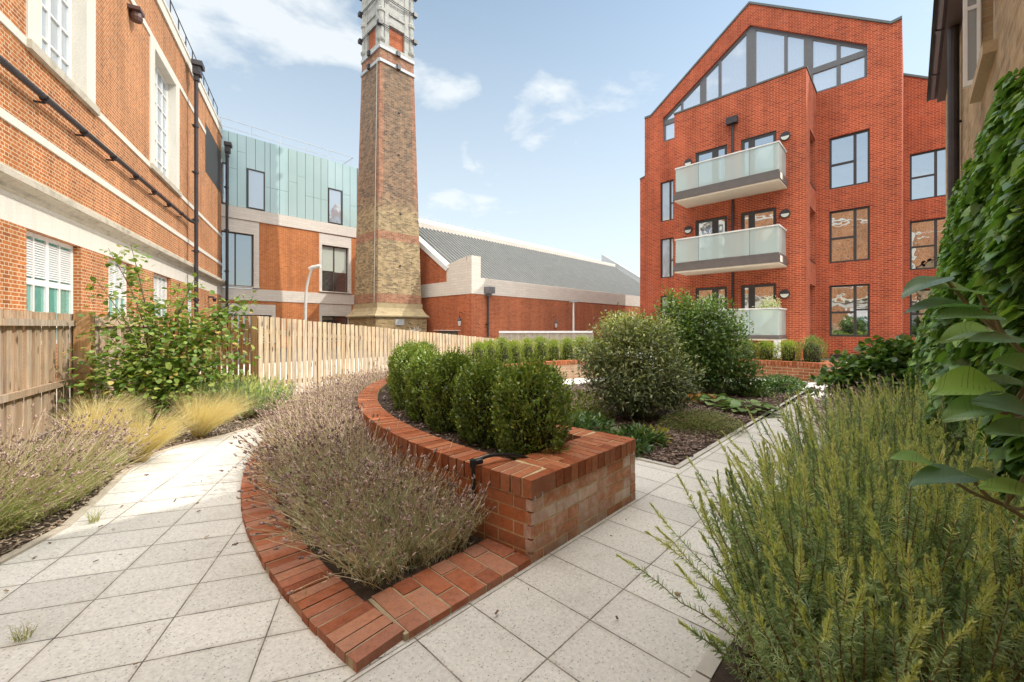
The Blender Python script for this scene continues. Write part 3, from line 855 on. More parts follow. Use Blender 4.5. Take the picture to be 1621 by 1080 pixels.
w = MB()
for a, b in ((0, 0),):
    w.poly([(HL - 1, 3.2, 6.3), (HL - 1, 9.0, 10.1), (HL - 1, 9.0, 9.0), (HL - 1, 3.2, 5.3)]); w.poly([(HL - .6, 3.2, 6.3), (HL - 1, 3.2, 6.3), (HL - 1, 9, 10.1), (HL - .6, 9, 10.1)][::-1])
    w.poly([(HL - 1, 9.0, 10.1), (HL - .6, 9.0, 10.1), (HL - .6, 9.0, 9.0), (HL - 1, 9, 9)])
w.build("far_gable_parapet", plain("far_grey", (.36, .38, .39), .6), hroot)
drainpipe(hroot, 1.15, -.12, 0, 3.18, .055, None, (1.5,))
h = MB(); h.box(.9, 1.42, -.42, -.031, 3.27, 3.63); h.box(1.05, 1.25, -.3, -.031, 3.1, 3.27); h.build("hopper", plain("hopper_grey", (.13, .13, .14), .5), hroot)
d = MB(); d.box(-.06, .02, .95, 3.5, 1.12, 1.16); d.build("door_canopy", M['stone_new'], hroot)
f = MB(); f.box(-.04, 0.0, 1.2, 3.0, 0, 1.08); f.build("door", M['dark_frame'], hroot)
f = MB(); f.box(-.05, -.038, 1.28, 1.72, .15, 1.0); f.box(-.05, -.038, 1.85, 2.3, .15, 1.0); f.box(-.05, -.038, 2.42, 2.9, .15, 1.0); f.build("door_pane", M['glass_office'], hroot)
def lantern(x, y, z, fx, fy):
    b = MB(); b.lathe((x, y, z), [(0, 0), (.03, 0), (.05, .04), (.10, .34), (.14, .36), (.13, .40), (.05, .50), (.02, .62), (0, .62)], 6)
    o = b.build("wall_lantern", M['black_iron'], hroot)
    g = MB(); g.lathe((x, y, z), [(.058, .06), (.104, .335)], 6); g.build("lantern_glass", plain("lantern_pale", (.55, .55, .52), .3), o)
    a = MB(); a.tube([(x + fx, y + fy, z + .75), (x, y, z + .85), (x, y, z + .6)], .02, 6); a.build("lantern_bracket", M['black_iron'], o)
lantern(-.25, .75, 1.35, .27, 0)
lantern(7.3, -.25, 1.25, 0, .26)
# ================================================================== APARTMENT BUILDING (local x = 5.65 - v, y = u - 22.54)
MU, MV = 22.54, 5.65
aroot = thing("apartment_building", "modern red brick apartment building with glazed gable and three glass balconies", "building", tuple(W(MU, MV)), TH - R(90))
def X(v): return MV - v
BR = M['brick_red']
fl = [(.92, 3.13), (4.10, 6.35), (7.30, 9.54)]
# main front: gable
outline = [(X(11.34), 0), (X(.23), 0), (X(.23), 13.55), (X(.56), 13.50), (X(5.65), 17.08), (X(10.69), 13.36), (X(11.05), 13.36), (X(11.05), 10.0), (X(11.34), 9.92)]
gl = [(X(9.97), 11.68), (X(1.28), 11.68), (X(1.28), 13.04), (X(5.62), 16.05), (X(9.97), 13.03)]
mw = [(X(2.54), X(1.20), a, b) for a, b in fl]
lw = [(X(10.11), X(9.36), a, b) for a, b in ((.92, 3.08), (4.08, 6.28), (7.24, 9.46))]
w = MB()
w.wall(outline, 0, mw + lw + [gl], .14)
# sides and back
w.poly([(X(.23), 0, 0), (X(.23), 16, 0), (X(.23), 16, 13.55), (X(.23), 0, 13.55)])
w.poly([(X(11.34), 16, 0), (X(11.34), 0, 0), (X(11.34), 0, 9.92), (X(11.34), 16, 9.92)])
w.poly([(X(11.05), 16, 10.0), (X(11.05), 0, 10.0), (X(11.05), 0, 13.36), (X(11.05), 16, 13.36)])
w.poly([(X(.23), 16, 0), (X(11.05), 16, 0), (X(11.05), 16, 13.36), (X(5.65), 16, 17.08), (X(.23), 16, 13.5)])
w.poly([(X(11.34), 0, 9.92), (X(11.05), 0, 10.0), (X(11.05), 16, 10.0), (X(11.34), 16, 9.92)])
w.build("wall", BR, aroot)
# projecting bay
PX0, PX1, PY = X(8.28), X(2.99), -2.53
dr = [(X(5.34), X(4.01), .96, 3.16), (X(7.28), X(5.90), .96, 3.16), (X(5.34), X(4.01), 4.1, 6.32), (X(7.28), X(5.90), 4.1, 6.32), (X(5.34), X(4.01), 7.3, 9.52), (X(7.28), X(5.90), 7.3, 9.52)]
w = MB()
w.wall([(PX0, 0), (PX1, 0), (PX1, 11.68), (PX0, 11.68)], PY, dr, .12)
w.poly([(PX0, -.001, 0), (PX0, PY, 0), (PX0, PY, 11.68), (PX0, -.001, 11.68)])
# right return with its tall slots: wall drawn as strips round the openings
sy0, sy1 = PY + .86, PY + 2.29
zz = [0] + [z for ab in fl for z in ab] + [11.68]
def yq(ya, yb, za, zb): w.poly([(PX1, ya, za), (PX1, yb, za), (PX1, yb, zb), (PX1, ya, zb)])
yq(PY, sy0, 0, 11.68); yq(sy1, -.001, 0, 11.68)
for i in range(0, len(zz) - 1, 2): yq(sy0, sy1, zz[i], zz[i + 1])
for a, b in fl:
    d = .34
    w.poly([(PX1, sy0, a), (PX1 - d, sy0, a), (PX1 - d, sy0, b), (PX1, sy0, b)][::-1])
    w.poly([(PX1, sy1, a), (PX1 - d, sy1, a), (PX1 - d, sy1, b), (PX1, sy1, b)])
    w.poly([(PX1 - d, sy0, b), (PX1 - d, sy1, b), (PX1, sy1, b), (PX1, sy0, b)])
    w.poly([(PX1 - d, sy0, a), (PX1, sy0, a), (PX1, sy1, a), (PX1 - d, sy1, a)])
w.poly([(PX0, PY, 11.68), (PX1, PY, 11.68), (PX1, -.001, 11.68), (PX0, -.001, 11.68)])
w.build("bay_wall", BR, aroot)
for a, b in fl:
    f = MB(); f.box(PX1 - .40, PX1 - .341, sy0 + .001, sy1 - .001, a + .001, b - .001); o = f.build("side_window", M['dark_frame'], aroot)
    p = MB(); p.box(PX1 - .3405, PX1 - .335, sy0 + .08, sy1 - .08, a + .08, b - .08); p.build("pane", M['glass_dark'], o)
    s = MB(); s.box(PX1 - .33, PX1 + .02, sy0 + .002, sy1 - .002, a - .001, a + .035); s.build("window_sill", M['dark_frame'], o)
# copings
w = MB()
def slope_cap(a, b, y0, y1, t=.11):
    (x0, z0), (x1, z1) = a, b
    for y, fl_ in ((y0, 0), (y1, 1)):
        q = [(x0, y, z0 + .002), (x1, y, z1 + .002), (x1, y, z1 + t), (x0, y, z0 + t)]
        w.poly(q if not fl_ else q[::-1])
    w.poly([(x0, y0, z0 + t), (x1, y0, z1 + t), (x1, y1, z1 + t), (x0, y1, z0 + t)])
    w.poly([(x0, y0, z0), (x0, y0, z0 + t), (x0, y1, z0 + t), (x0, y1, z0)]); w.poly([(x1, y0, z1), (x1, y1, z1), (x1, y1, z1 + t), (x1, y0, z1 + t)])
o = outline
for a_, b_, t_ in ((o[2], o[3], .11), (o[3], o[4], .11), (o[4], o[5], .11), (o[5], o[6], .11), (o[8], o[7], .07)):
    w = MB(); slope_cap(a_, b_, -.04, .3, t_); w.build("coping", M['coping_metal'], aroot)
w = MB()
w.box(PX0 - .03, PX1 + .03, PY - .03, PY + .25, 11.682, 11.75); w.box(PX1 - .2, PX1 + .03, PY + .25, -.005, 11.682, 11.75); w.box(PX0 - .03, PX0 + .2, PY + .25, -.005, 11.682, 11.75)
w.build("bay_coping", M['coping_metal'], aroot)
w = MB()
w.poly([(X(11.05), .3, 13.3), (X(5.65), .3, 17.0), (X(5.65), 16, 17.0), (X(11.05), 16, 13.3)]); w.poly([(X(5.65), .3, 17.0), (X(.23), .3, 13.35), (X(.23), 16, 13.35), (X(5.65), 16, 17.0)])
w.build("roof", M['slate'], aroot)
# gable glazing
GF = M['grey_frame']
f = MB(); gy = .12
def gtop(v):  # underside of the gable brick at v
    return 16.05 - (16.05 - 13.04) * (5.62 - v) / (5.62 - 1.28) if v < 5.62 else 16.05 - (16.05 - 13.03) * (v - 5.62) / (9.97 - 5.62)
for v, wd in ((9.93, .10), (8.96, .10), (7.86, .30), (7.03, .13), (5.60, .42), (4.16, .13), (3.30, .34), (2.23, .14), (1.33, .10)):
    xa, xb = X(v) - wd / 2, X(v) + wd / 2
    za, zb = gtop(MV - xa), gtop(MV - xb)
    zm = 16.05 if (xa < X(5.62) < xb) else None
    top = [(xa, za)] + ([(X(5.62), zm)] if zm else []) + [(xb, zb)]
    pl = [(xb, 11.69), *[(a, b - .005) for a, b in reversed(top)], (xa, 11.69)]
    f.poly([(a, gy, b) for a, b in reversed(pl)])
    f.poly([(xa, gy, 11.69), (xa, gy, za - .005), (xa, gy + .1, za - .005), (xa, gy + .1, 11.69)]); f.poly([(xb, gy, 11.69), (xb, gy + .1, 11.69), (xb, gy + .1, zb - .005), (xb, gy, zb - .005)])
for (va, vb) in ((9.97, 5.62), (5.62, 1.28)):
    q = .16
    f.poly([(X(va), gy + .004, gtop(va) - q), (X(vb), gy + .004, gtop(vb) - q), (X(vb), gy + .004, gtop(vb) - .004), (X(va), gy + .004, gtop(va) - .004)])
    f.poly([(X(va), gy + .004, gtop(va) - q), (X(va), gy + .1, gtop(va) - q), (X(vb), gy + .1, gtop(vb) - q), (X(vb), gy + .004, gtop(vb) - q)])
f.box(X(3.30), X(1.33), gy - .01, gy + .1, 12.65, 12.90); f.box(X(9.93), X(8.96), gy - .01, gy + .1, 12.65, 12.90)
f.box(X(9.93), X(1.33), gy + .006, gy + .1, 11.69, 11.80)
gz = f.build("gable_glazing", GF, aroot)
# panes of the gable: blinds behind glass
def blind_glass():
    m, n, l, p = new_mat("gable_pane")
    n.remove(p); out = n["Material Output"]
    uv = n.new("ShaderNodeUVMap"); wv = n.new("ShaderNodeTexWave"); wv.inputs['Scale'].default_value = 2.2; wv.inputs['Distortion'].default_value = .3
    l.new(uv.outputs['UV'], wv.inputs['Vector'])
    r = ramp(n, [(.56, .59, .62), (.62, .64, .67)], [.25, .7]); l.new(wv.outputs['Fac'], r.inputs['Fac'])
    d = n.new("ShaderNodeBsdfDiffuse"); l.new(r.outputs['Color'], d.inputs['Color'])
    g = n.new("ShaderNodeBsdfGlossy"); g.inputs['Roughness'].default_value = .015; g.inputs['Color'].default_value = (.9, .95, 1, 1)
    fr = n.new("ShaderNodeFresnel"); fr.inputs['IOR'].default_value = 1.9
    mr = n.new("ShaderNodeMapRange"); mr.inputs['To Min'].default_value = .72; l.new(fr.outputs['Fac'], mr.inputs['Value'])
    s = n.new("ShaderNodeMixShader"); l.new(mr.outputs['Result'], s.inputs['Fac']); l.new(d.outputs['BSDF'], s.inputs[1]); l.new(g.outputs['BSDF'], s.inputs[2])
    l.new(s.outputs['Shader'], out.inputs['Surface'])
    return m
GP = blind_glass()
vs = [9.93, 8.96, 7.86, 7.03, 5.60, 4.16, 3.30, 2.23, 1.33]
for i in range(len(vs) - 1):
    va, vb = vs[i], vs[i + 1]
    p = MB(); y = gy + .06
    p.poly([(X(va), y, 11.72), (X(vb), y, 11.72), (X(vb), y, gtop(vb) - .05), (X(va), y, gtop(va) - .05)]); p.build("pane", GP, gz)
DF = M['dark_frame']
for k, (x0, x1, a, b) in enumerate(mw):
    xm = x0 + .86; zt = a + (b - a) * (.47)
    hs = [(zt, .09, x0 + .06, xm - .05)]
    if k == 0: hs.append((zt + .1, .07, xm + .05, x1 - .06))
    window(aroot, x0, x1, a, b, .075, DF, M['glass_dark'], vs=[(xm, .10)], hs=hs, fw=.075)
for x0, x1, a, b in lw: window(aroot, x0, x1, a, b, .075, DF, M['glass_lit'], vs=[(x0 + .52, .09)], hs=[(a + .95, .07, x0 + .56, x1 - .06)], fw=.06)
for x0, x1, a, b in dr:
    wide = x1 - x0
    f = window(aroot, x0, x1, a, b, PY + .05, DF, M['glass_dark'], vs=[(x0 + wide * (.62 if x0 < X(5.6) else .30), .26 if x0 < X(5.6) else .24)], fw=.12, name="balcony_door")
# balconies
for k, (zs, zd, zg, zr) in enumerate(((.80, 1.0, 1.06, 2.08), (3.78, 4.22, 4.26, 5.30), (7.0, 7.43, 7.46, 8.52))):
    BX0, BX1, BY0, BY1 = X(7.72), X(3.60), PY - 1.42, PY - .003
    d = MB(); d.box(BX0, BX1, BY0, BY1, zs + .06, zd - .12); d.box(BX0 + .05, BX1 - .05, BY0 + .04, BY1, zd - .12, zd)
    o = d.build("balcony", M['deck_metal'], aroot)
    d = MB(); d.box(BX0 + .03, BX1 - .03, BY0 + .03, BY1, zs, zs + .059); d.build("soffit", M['cream_render'], o)
    d = MB(); d.box(BX1 + .001, BX1 + .012, BY0 + .01, BY0 + .34, zs + .07, zd - .13); d.build("end_panel", plain("pale_end_panel", (.72, .68, .6), .6), o)
    n = 4
    for i in range(n):
        xa = BX0 + .06 + (BX1 - BX0 - .12) * i / n; xb = BX0 + .06 + (BX1 - BX0 - .12) * (i + 1) / n
        g = MB(); g.box(xa + .006, xb - .006, BY0 + .06, BY0 + .078, zd + .01, zr - .05); g.build("glass_panel", M['frosted'], o)
    for x in (BX0 + .06, BX1 - .078):
        g = MB(); g.box(x, x + .018, BY0 + .1, BY1 - .06, zd + .01, zr - .05); g.build("glass_panel", M['frosted'], o)
    r_ = MB(); r_.box(BX0 + .03, BX1 - .03, BY0 + .035, BY0 + .105, zr - .05, zr); r_.box(BX0 + .03, BX0 + .10, BY0 + .105, BY1 - .02, zr - .05, zr); r_.box(BX1 - .10, BX1 - .03, BY0 + .105, BY1 - .02, zr - .05, zr)
    r_.build("handrail", plain("pale_handrail", (.66, .66, .64), .4), o)
    if k == 0:
        c = MB(); c.box(BX1 - .22, BX1 - .02, BY0 + .02, BY0 + .22, 0, zs + .06); c.build("corner_post", plain("pale_post", (.6, .6, .58), .6), o)
# wall lamps: round, black, with a pale lower half
for v, z in ((3.69, 9.15), (3.69, 5.98), (3.71, 2.69), (7.60, 9.14), (7.60, 5.95)):
    x = X(v); y = PY; m = MB(); rr = .18
    ring = [(x + rr * math.cos(2 * math.pi * i / 24), z + rr * math.sin(2 * math.pi * i / 24)) for i in range(24)]
    m.poly([(a, y - .07, b) for a, b in ring])
    for i in range(24):
        a, b = ring[i], ring[(i + 1) % 24]; m.poly([(a[0], y, a[1]), (b[0], y, b[1]), (b[0], y - .07, b[1]), (a[0], y - .07, a[1])])
    o = m.build("wall_lamp", M['black_iron'], aroot)
    m = MB(); half = [(x + .145 * math.cos(math.pi + math.pi * i / 12), z - .01 + .145 * math.sin(math.pi + math.pi * i / 12)) for i in range(13)]
    m.poly([(a, y - .082, b) for a, b in half])
    for i in range(12): m.poly([(half[i][0], y - .069, half[i][1]), (half[i + 1][0], y - .069, half[i + 1][1]), (half[i + 1][0], y - .082, half[i + 1][1]), (half[i][0], y - .082, half[i][1])])
    m.build("diffuser", plain("lamp_diffuser", (.62, .66, .60), .3, .03), o)
for z0, z1 in ((7.5, 10.3), (4.3, 6.95), (1.06, 3.75)):
    d = MB(); d.tube([(X(5.655), PY - .07, z0), (X(5.655), PY - .07, z1)], .05, 10); d.build("drainpipe", M['black_iron'], aroot)
d = MB(); d.box(X(5.88), X(5.44), PY - .24, PY - .002, 10.3, 10.58); d.build("hopper", M['black_iron'], aroot)
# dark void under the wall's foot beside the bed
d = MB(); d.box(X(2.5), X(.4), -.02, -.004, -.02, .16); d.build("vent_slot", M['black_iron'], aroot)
# right wing, set back
WY = 27.0 - MU
ww = [(X(.02), X(-1.26), a, b) for a, b in ((.86, 3.09), (4.0, 6.3), (7.25, 9.45))]
w = MB(); w.wall([(X(.229), 0), (X(-9), 0), (X(-9), 7.5), (X(.229), 13.25)], WY, ww, .14); w.poly([(X(-9), WY, 0), (X(-9), 16, 0), (X(-9), 16, 7.5), (X(-9), WY, 7.5)])
w.build("wing_wall", BR, aroot)
w = MB(); slope_cap((X(.225), 13.25), (X(-9), 7.5), WY - .04, WY + .3); w.build("coping", M['coping_metal'], aroot)
w = MB(); w.poly([(X(.225), WY + .3, 13.2), (X(-9), WY + .3, 7.45), (X(-9), 16, 7.45), (X(.225), 16, 13.2)]); w.build("wing_roof", M['slate'], aroot)
for x0, x1, a, b in ww: window(aroot, x0, x1, a, b, WY + .07, DF, M['glass_dark'], vs=[(x0 + .86, .10)], hs=[(a + 1.08, .08, x0 + .06, x0 + .81)], fw=.075)
s = MB(); s.box(X(-.66), X(-1.05), WY - .03, WY - .004, .47, .68); o = s.build("sign_plate", plain("plate_cream", (.5, .5, .42), .5), aroot)
s = MB()
for a, b in ((.03, .10), (.12, .17), (.20, .23), (.29, .33)): s.box(X(-.66) + a, X(-.66) + b, WY - .034, WY - .031, .50, .65)
s.build("sign_marks", M['black_iron'], o)
# ================================================================== IVY-CLAD HOUSE (local x = -u, y = -v - .68)
iv = -0.53
iroot = thing("brick_house", "brown brick house with deep eaves, black drainpipe and white casement, half covered in ivy", "building", tuple(W(0, iv)), TH + R(180))
IX0, IX1, EZ = -11.28, 2.4, 5.78
IB = brick_mat("brown_brick", (.44, .29, .15), (.54, .39, .22), (.33, .21, .12), (.46, .38, .27), ms=.006, stain=(.16, .12, .08), stain_amt=.5, weather=.3)
iw = [(-6.44, -5.53, 3.76, 5.4), (-10.06, -9.36, 3.78, 5.3)]
w = MB(); w.wall([(IX0, 0), (IX1, 0), (IX1, EZ), (IX0, EZ)], 0, iw, .14)
w.poly([(IX0, 7, 0), (IX0, 0, 0), (IX0, 0, EZ), (IX0, 3.5, EZ + 2.5), (IX0, 7, EZ)]); w.poly([(IX1, 0, 0), (IX1, 7, 0), (IX1, 7, EZ), (IX1, 3.5, EZ + 2.5), (IX1, 0, EZ)])
w.poly([(IX1, 7, 0), (IX0, 7, 0), (IX0, 7, EZ), (IX1, 7, EZ)])
w.build("wall", IB, iroot)
w = MB(); w.box(IX0 - .1, IX1 + .1, -.16, 0.0, EZ - .16, EZ + .02); w.build("eaves_board", plain("eaves_brown", (.06, .035, .03), .5), iroot)
w = MB()
for ya, yb, flip in ((-.30, 3.5, 0), (7.3, 3.5, 1)):
    q = [(IX0 - .15, ya, EZ - .02), (IX1 + .1, ya, EZ - .02), (IX1 + .1, yb, EZ + 2.75), (IX0 - .15, yb, EZ + 2.75)]
    w.poly(q[::-1] if flip else q)
    w.poly([(x, y, z - .07) for x, y, z in (q if flip else q[::-1])])
w.build("roof", M['slate'], iroot)
gm = plain("gutter_brown", (.075, .045, .05), .35, .1)
w = MB(); w.tube([(IX0 - .12, -.20, EZ + .0), (IX1, -.20, EZ + .0)], .085, 12)
for i in range(10): w.tube([(IX0 + .9 + i * 1.5, -.20, EZ), (IX0 + 1.0 + i * 1.5, -.20, EZ)], .1, 12)
w.build("gutter", gm, iroot)
d = MB(); d.tube([(-8.70, -.08, 0), (-8.70, -.08, EZ)], .06, 12); d.tube([(-8.70, -.08, 4.25), (-8.70, 0, 4.25)], .02, 6); d.build("drainpipe", M['black_iron'], iroot)
x0, x1, a, b = iw[0]
f = window(iroot, x0, x1, a, b, .08, M['white_paint'], M['glass_lit'], vs=[((x0 + x1) / 2, .07)], hs=[(4.63, .06, x0 + .06, x1 - .06)], fw=.07)
s = MB(); s.box(x0 - .06, x1 + .14, -.08, .08, a - .10, a - .002); s.build("window_sill", stone_mat("tan_sill", (.50, .38, .24), (.30, .22, .14)), iroot)
c = MB(); c.box(x0 + .0, x0 + .05, -.13, -.01, a + .06, a + .11); c.box(x0, x0 + .05, -.13, -.01, b - .11, b - .06); c.box(x0, x0 + .05, -.13, -.10, a + .11, b - .11); c.box(x0, x0 + .05, -.035, -.01, a + .11, b - .11)
c.box(x0 + .005, x0 + .045, -.10, -.035, 4.6, 4.64)
o = c.build("open_casement", M['white_paint'], f)
c = MB(); c.box(x0 + .02, x0 + .03, -.11, -.03, a + .1, b - .1); c.build("pane", M['glass_lit'], o)
x0, x1, a, b = iw[1]; window(iroot, x0, x1, a, b, .08, M['white_paint'], M['glass_lit'], hs=[(4.6, .06, x0, x1)], fw=.06)
s = MB(); s.box(x0 - .06, x1 + .06, -.07, .08, a - .10, a - .002); s.build("window_sill", stone_mat("tan_sill_b", (.45, .35, .22), (.28, .2, .12)), iroot)
s = MB(); s.box(x0 - .08, x1 + .08, -.03, .02, b + .002, b + .24); s.build("window_lintel", stone_mat("tan_lintel", (.42, .30, .18), (.28, .2, .12)), iroot)
w = MB(); w.box(IX0 + .02, IX0 + .5, -.05, -.001, 0, EZ - .17); w.build("corner_pier", IB, iroot)

# ivy itself: shingled leaves hanging off the wall
def ivy_top(u):
    us = [-3, 1.2, 2.57, 3.4, 4.7, 5.85, 7.3, 8.55, 9.55]; zs = [2.0, 2.24, 2.36, 2.6, 2.85, 2.83, 2.97, 2.94, 1.8]
    return np.interp(u, us, zs)
iv_root = thing("ivy", "mass of dark green ivy covering the lower wall of the brown brick house", "ivy", tuple(W(7, iv + .05)))
def build_ivy():
    n = 24000
    u = RNG.uniform(2.9, 9.45, n); u = np.concatenate([u, RNG.uniform(4.0, 9.5, 4000)])
    n = len(u)
    top = ivy_top(u) + 0.10 * np.sin(u * 5.1) + 0.07 * np.sin(u * 11.7 + 1)
    z = top * (1 - RNG.random(n) ** 1.15) + 0.02
    thick = .10 + .30 * np.clip((top - z) / 2.2, 0, 1) + .12 * np.clip((u - 6.3) / 3.1, 0, 1) * np.clip((top - z) / 1.2, 0, 1)
    thick = thick * (.75 + .25 * np.sin(u * 2.9 + z * 3.3) + .15 * np.sin(u * 7 + z * 6.1))
    dep = np.maximum(.015, thick * (1 - RNG.random(n) ** 2.2 * .8))
    v = iv + dep
    a = np.array(A); b = np.array(B)
    P = u[:, None] * a + v[:, None] * b; P[:, 2] = z
    D = np.tile(np.array([0, 0, -1.0]), (n, 1)) * .55 + b * RNG.uniform(.25, 1.0, (n, 1)) + a * RNG.normal(0, .55, (n, 1)) - np.array(A) * .25
    N = b * .75 + np.array([0, 0, .65]) + RNG.normal(0, .42, (n, 3))
    L = RNG.uniform(.03, .105, n)
    return [stamp(T_IVY, P - np.array(iv_root.location), D, N, L, L * RNG.uniform(.8, 1.05, n))]
mesh_np("foliage", build_ivy(), leaf_mat("ivy_leaf", [(.018, .038, .010), (.034, .068, .016), (.055, .098, .022), (.085, .125, .03)], .28, .34, .5, pos=[0, .42, .82, 1], gain=4.2), iv_root)
m = MB(); rr = random.Random(8)
for k in range(26):
    u = rr.uniform(3.0, 9.2); z = 0; pts = []
    t = float(ivy_top(u)) * rr.uniform(.7, .98)
    while z < t:
        p = W(u, iv + .02 + .02 * rr.random(), z); pts.append(p - iv_root.location); z += .25; u += rr.uniform(-.1, .1)
    if len(pts) > 2: m.tube(pts, .014, 5, r1=.005)
m.build("stems", plain("ivy_stem", (.10, .07, .045), .8), iv_root)
# ================================================================== GROUND, PATHS, BEDS
def paving_mat(name, ang, ox, oy, bw=.45, bh=.30):
    m, n, l, p = new_mat(name)
    tc = n.new("ShaderNodeTexCoord")
    mpn = n.new("ShaderNodeMapping"); mpn.vector_type = 'TEXTURE'
    mpn.inputs['Location'].default_value = (ox, oy, 0); mpn.inputs['Rotation'].default_value = (0, 0, ang)
    l.new(tc.outputs['Object'], mpn.inputs['Vector'])
    vec = mpn.outputs['Vector']
    wob = noise(n, l, 2.0, 2, .5, vec)
    wv = n.new("ShaderNodeVectorMath"); wv.operation = 'MULTIPLY_ADD'
    l.new(wob.outputs['Color'], wv.inputs[0]); wv.inputs[1].default_value = (.006, .006, 0); l.new(vec, wv.inputs[2])
    b = n.new("ShaderNodeTexBrick"); b.offset = 0.0
    b.inputs['Scale'].default_value = 1; b.inputs['Brick Width'].default_value = bw; b.inputs['Row Height'].default_value = bh
    b.inputs['Mortar Size'].default_value = .0032; b.inputs['Mortar Smooth'].default_value = .25
    b.inputs['Color1'].default_value = (0, 0, 0, 1); b.inputs['Color2'].default_value = (1, 1, 1, 1)
    l.new(wv.outputs[0], b.inputs['Vector'])
    slab = ramp(n, [(.585, .57, .53), (.69, .672, .625)], [0, 1]); l.new(b.outputs['Color'], slab.inputs['Fac'])
    # exposed aggregate: dark and pale chips in a warm cement
    v1 = n.new("ShaderNodeTexVoronoi"); v1.inputs['Scale'].default_value = 120; l.new(vec, v1.inputs['Vector'])
    s1 = n.new("ShaderNodeSeparateColor"); l.new(v1.outputs['Color'], s1.inputs['Color'])
    cr1 = ramp(n, [(.22, .21, .20), (.60, .57, .52), (1.0, .97, .92), (1.12, 1.08, 1.02)], [0.0, .10, .26, 1.0])
    l.new(s1.outputs['Red'], cr1.inputs['Fac'])
    dist = ramp(n, [(1, 1, 1), (0, 0, 0)], [.30, .52]); l.new(v1.outputs['Distance'], dist.inputs['Fac'])
    f1 = n.new("ShaderNodeMath"); f1.operation = 'MULTIPLY'; f1.inputs[1].default_value = .75; l.new(dist.outputs['Color'], f1.inputs[0])
    col = mix(n, l, f1.outputs[0], slab.outputs['Color'], mix(n, l, 1.0, slab.outputs['Color'], cr1.outputs['Color'], 'MULTIPLY'))
    t = noise(n, l, 1.3, 9, .68, vec); tr = ramp(n, [(.78, .765, .735), (1.0, 1.0, 1.0), (1.08, 1.08, 1.08)], [.28, .46, .68]); l.new(t.outputs['Fac'], tr.inputs['Fac'])
    col = mix(n, l, 1.0, col, tr.outputs['Color'], 'MULTIPLY')
    g = noise(n, l, 60, 3, .7, vec); gr_ = ramp(n, [(.84,) * 3, (1.1,) * 3], [.3, .7]); l.new(g.outputs['Fac'], gr_.inputs['Fac'])
    col = mix(n, l, 1.0, col, gr_.outputs['Color'], 'MULTIPLY')
    b2 = n.new("ShaderNodeTexBrick"); b2.offset = 0.0
    for k_, v_ in (('Scale', 1), ('Brick Width', bw), ('Row Height', bh), ('Mortar Size', .03), ('Mortar Smooth', 1.0)): b2.inputs[k_].default_value = v_
    l.new(wv.outputs[0], b2.inputs['Vector'])
    dn = noise(n, l, 5, 5, .7, vec); dr = ramp(n, [(0, 0, 0), (.5, .5, .5)], [.42, .7]); l.new(dn.outputs['Fac'], dr.inputs['Fac'])
    df = n.new("ShaderNodeMath"); df.operation = 'MULTIPLY'; l.new(b2.outputs['Fac'], df.inputs[0]); l.new(dr.outputs['Color'], df.inputs[1])
    col = mix(n, l, df.outputs[0], col, (.30, .26, .20))
    jn = noise(n, l, 7, 3, .6, vec); jr = ramp(n, [(.06, .052, .04), (.36, .31, .25)], [.36, .66]); l.new(jn.outputs['Fac'], jr.inputs['Fac'])
    col = mix(n, l, b.outputs['Fac'], col, jr.outputs['Color'])
    l.new(col, p.inputs['Base Color']); p.inputs['Roughness'].default_value = .85; p.inputs['Specular IOR Level'].default_value = .25
    h = n.new("ShaderNodeMath"); h.operation = 'MULTIPLY_ADD'; h.inputs[1].default_value = -6; l.new(b.outputs['Fac'], h.inputs[0]); l.new(g.outputs['Fac'], h.inputs[2])
    bump(n, l, h.outputs[0], .6, .0015, p)
    return m
SOIL = plain("soil_dark", (.060, .042, .030), .95, .45, 22, bumpy=.02)
def sheet(name, pts, z, mat, kind='structure'):
    m = MB(); m.poly([(p[0], p[1], z) for p in pts])
    o = m.build(name, mat); tag(o, kind=kind); return o
def fill(name, pts, z, mat, kind='structure'):
    """flat sheet of any outline"""
    m = MB(); vv = [Vector((p[0], p[1], 0)) for p in pts]
    for t in tessellate_polygon([vv]):
        a, b, c = (vv[k] for k in t)
        if (b.x - a.x) * (c.y - a.y) - (b.y - a.y) * (c.x - a.x) < 0: b, c = c, b
        m.poly([(a.x, a.y, z), (b.x, b.y, z), (c.x, c.y, z)])
    o = m.build(name, mat); tag(o, kind=kind); return o
g = MB()
g.poly([(-900, -900, -.03), (900, -900, -.03), (900, 900, -.03), (-900, 900, -.03)])
tag(g.build("ground", plain("ground_tarmac", (.10, .098, .095), .9, .25, .8)), kind='structure')

P_R = paving_mat("paving_straight", TH, *(W(1.27, 1.03).xy), bw=.30, bh=.45)
P_L = paving_mat("paving_curved", R(17.6), -1.587, 2.102, bw=.42, bh=.258)
sheet("paving", [W(-6, .52), W(20, .52), W(20, 17), W(-6, 17)], 0.0, P_R)
bed_edge = [(-3.4, -1.2), (-3.0, 1.2), (-2.85, 1.9), (-2.80, 2.26), (-2.88, 2.69), (-3.15, 3.2), (-3.47, 3.75), (-3.63, 4.2), (-3.60, 4.55), (-3.42, 4.95), (-3.34, 5.35), (-3.32, 5.75), (-3.36, 6.3), (-3.2, 7.0), (-2.7, 8.0), (-2.0, 9.1)]
left = [tuple(W(-3, 1.497).xy)] + [(p[0], p[1]) for p in (W(1.3, 1.497), )] + [tuple(arc(6.40, d).xy) for d in np.linspace(228, 150, 40)] + [tuple(arc(8.2, 140).xy)] + list(reversed(bed_edge))
fill("path", left, .004, P_L)
fence_line = [(-4.0, -1.5), (-4.45, 1.5), (-4.65, 3.2), (-5.21, 4.21), (-6.08, 5.75), (-6.55, 7.45), (-4.28, 6.95)]
fb = W(0, 0) + Vector((-4.28, 6.95, 0))
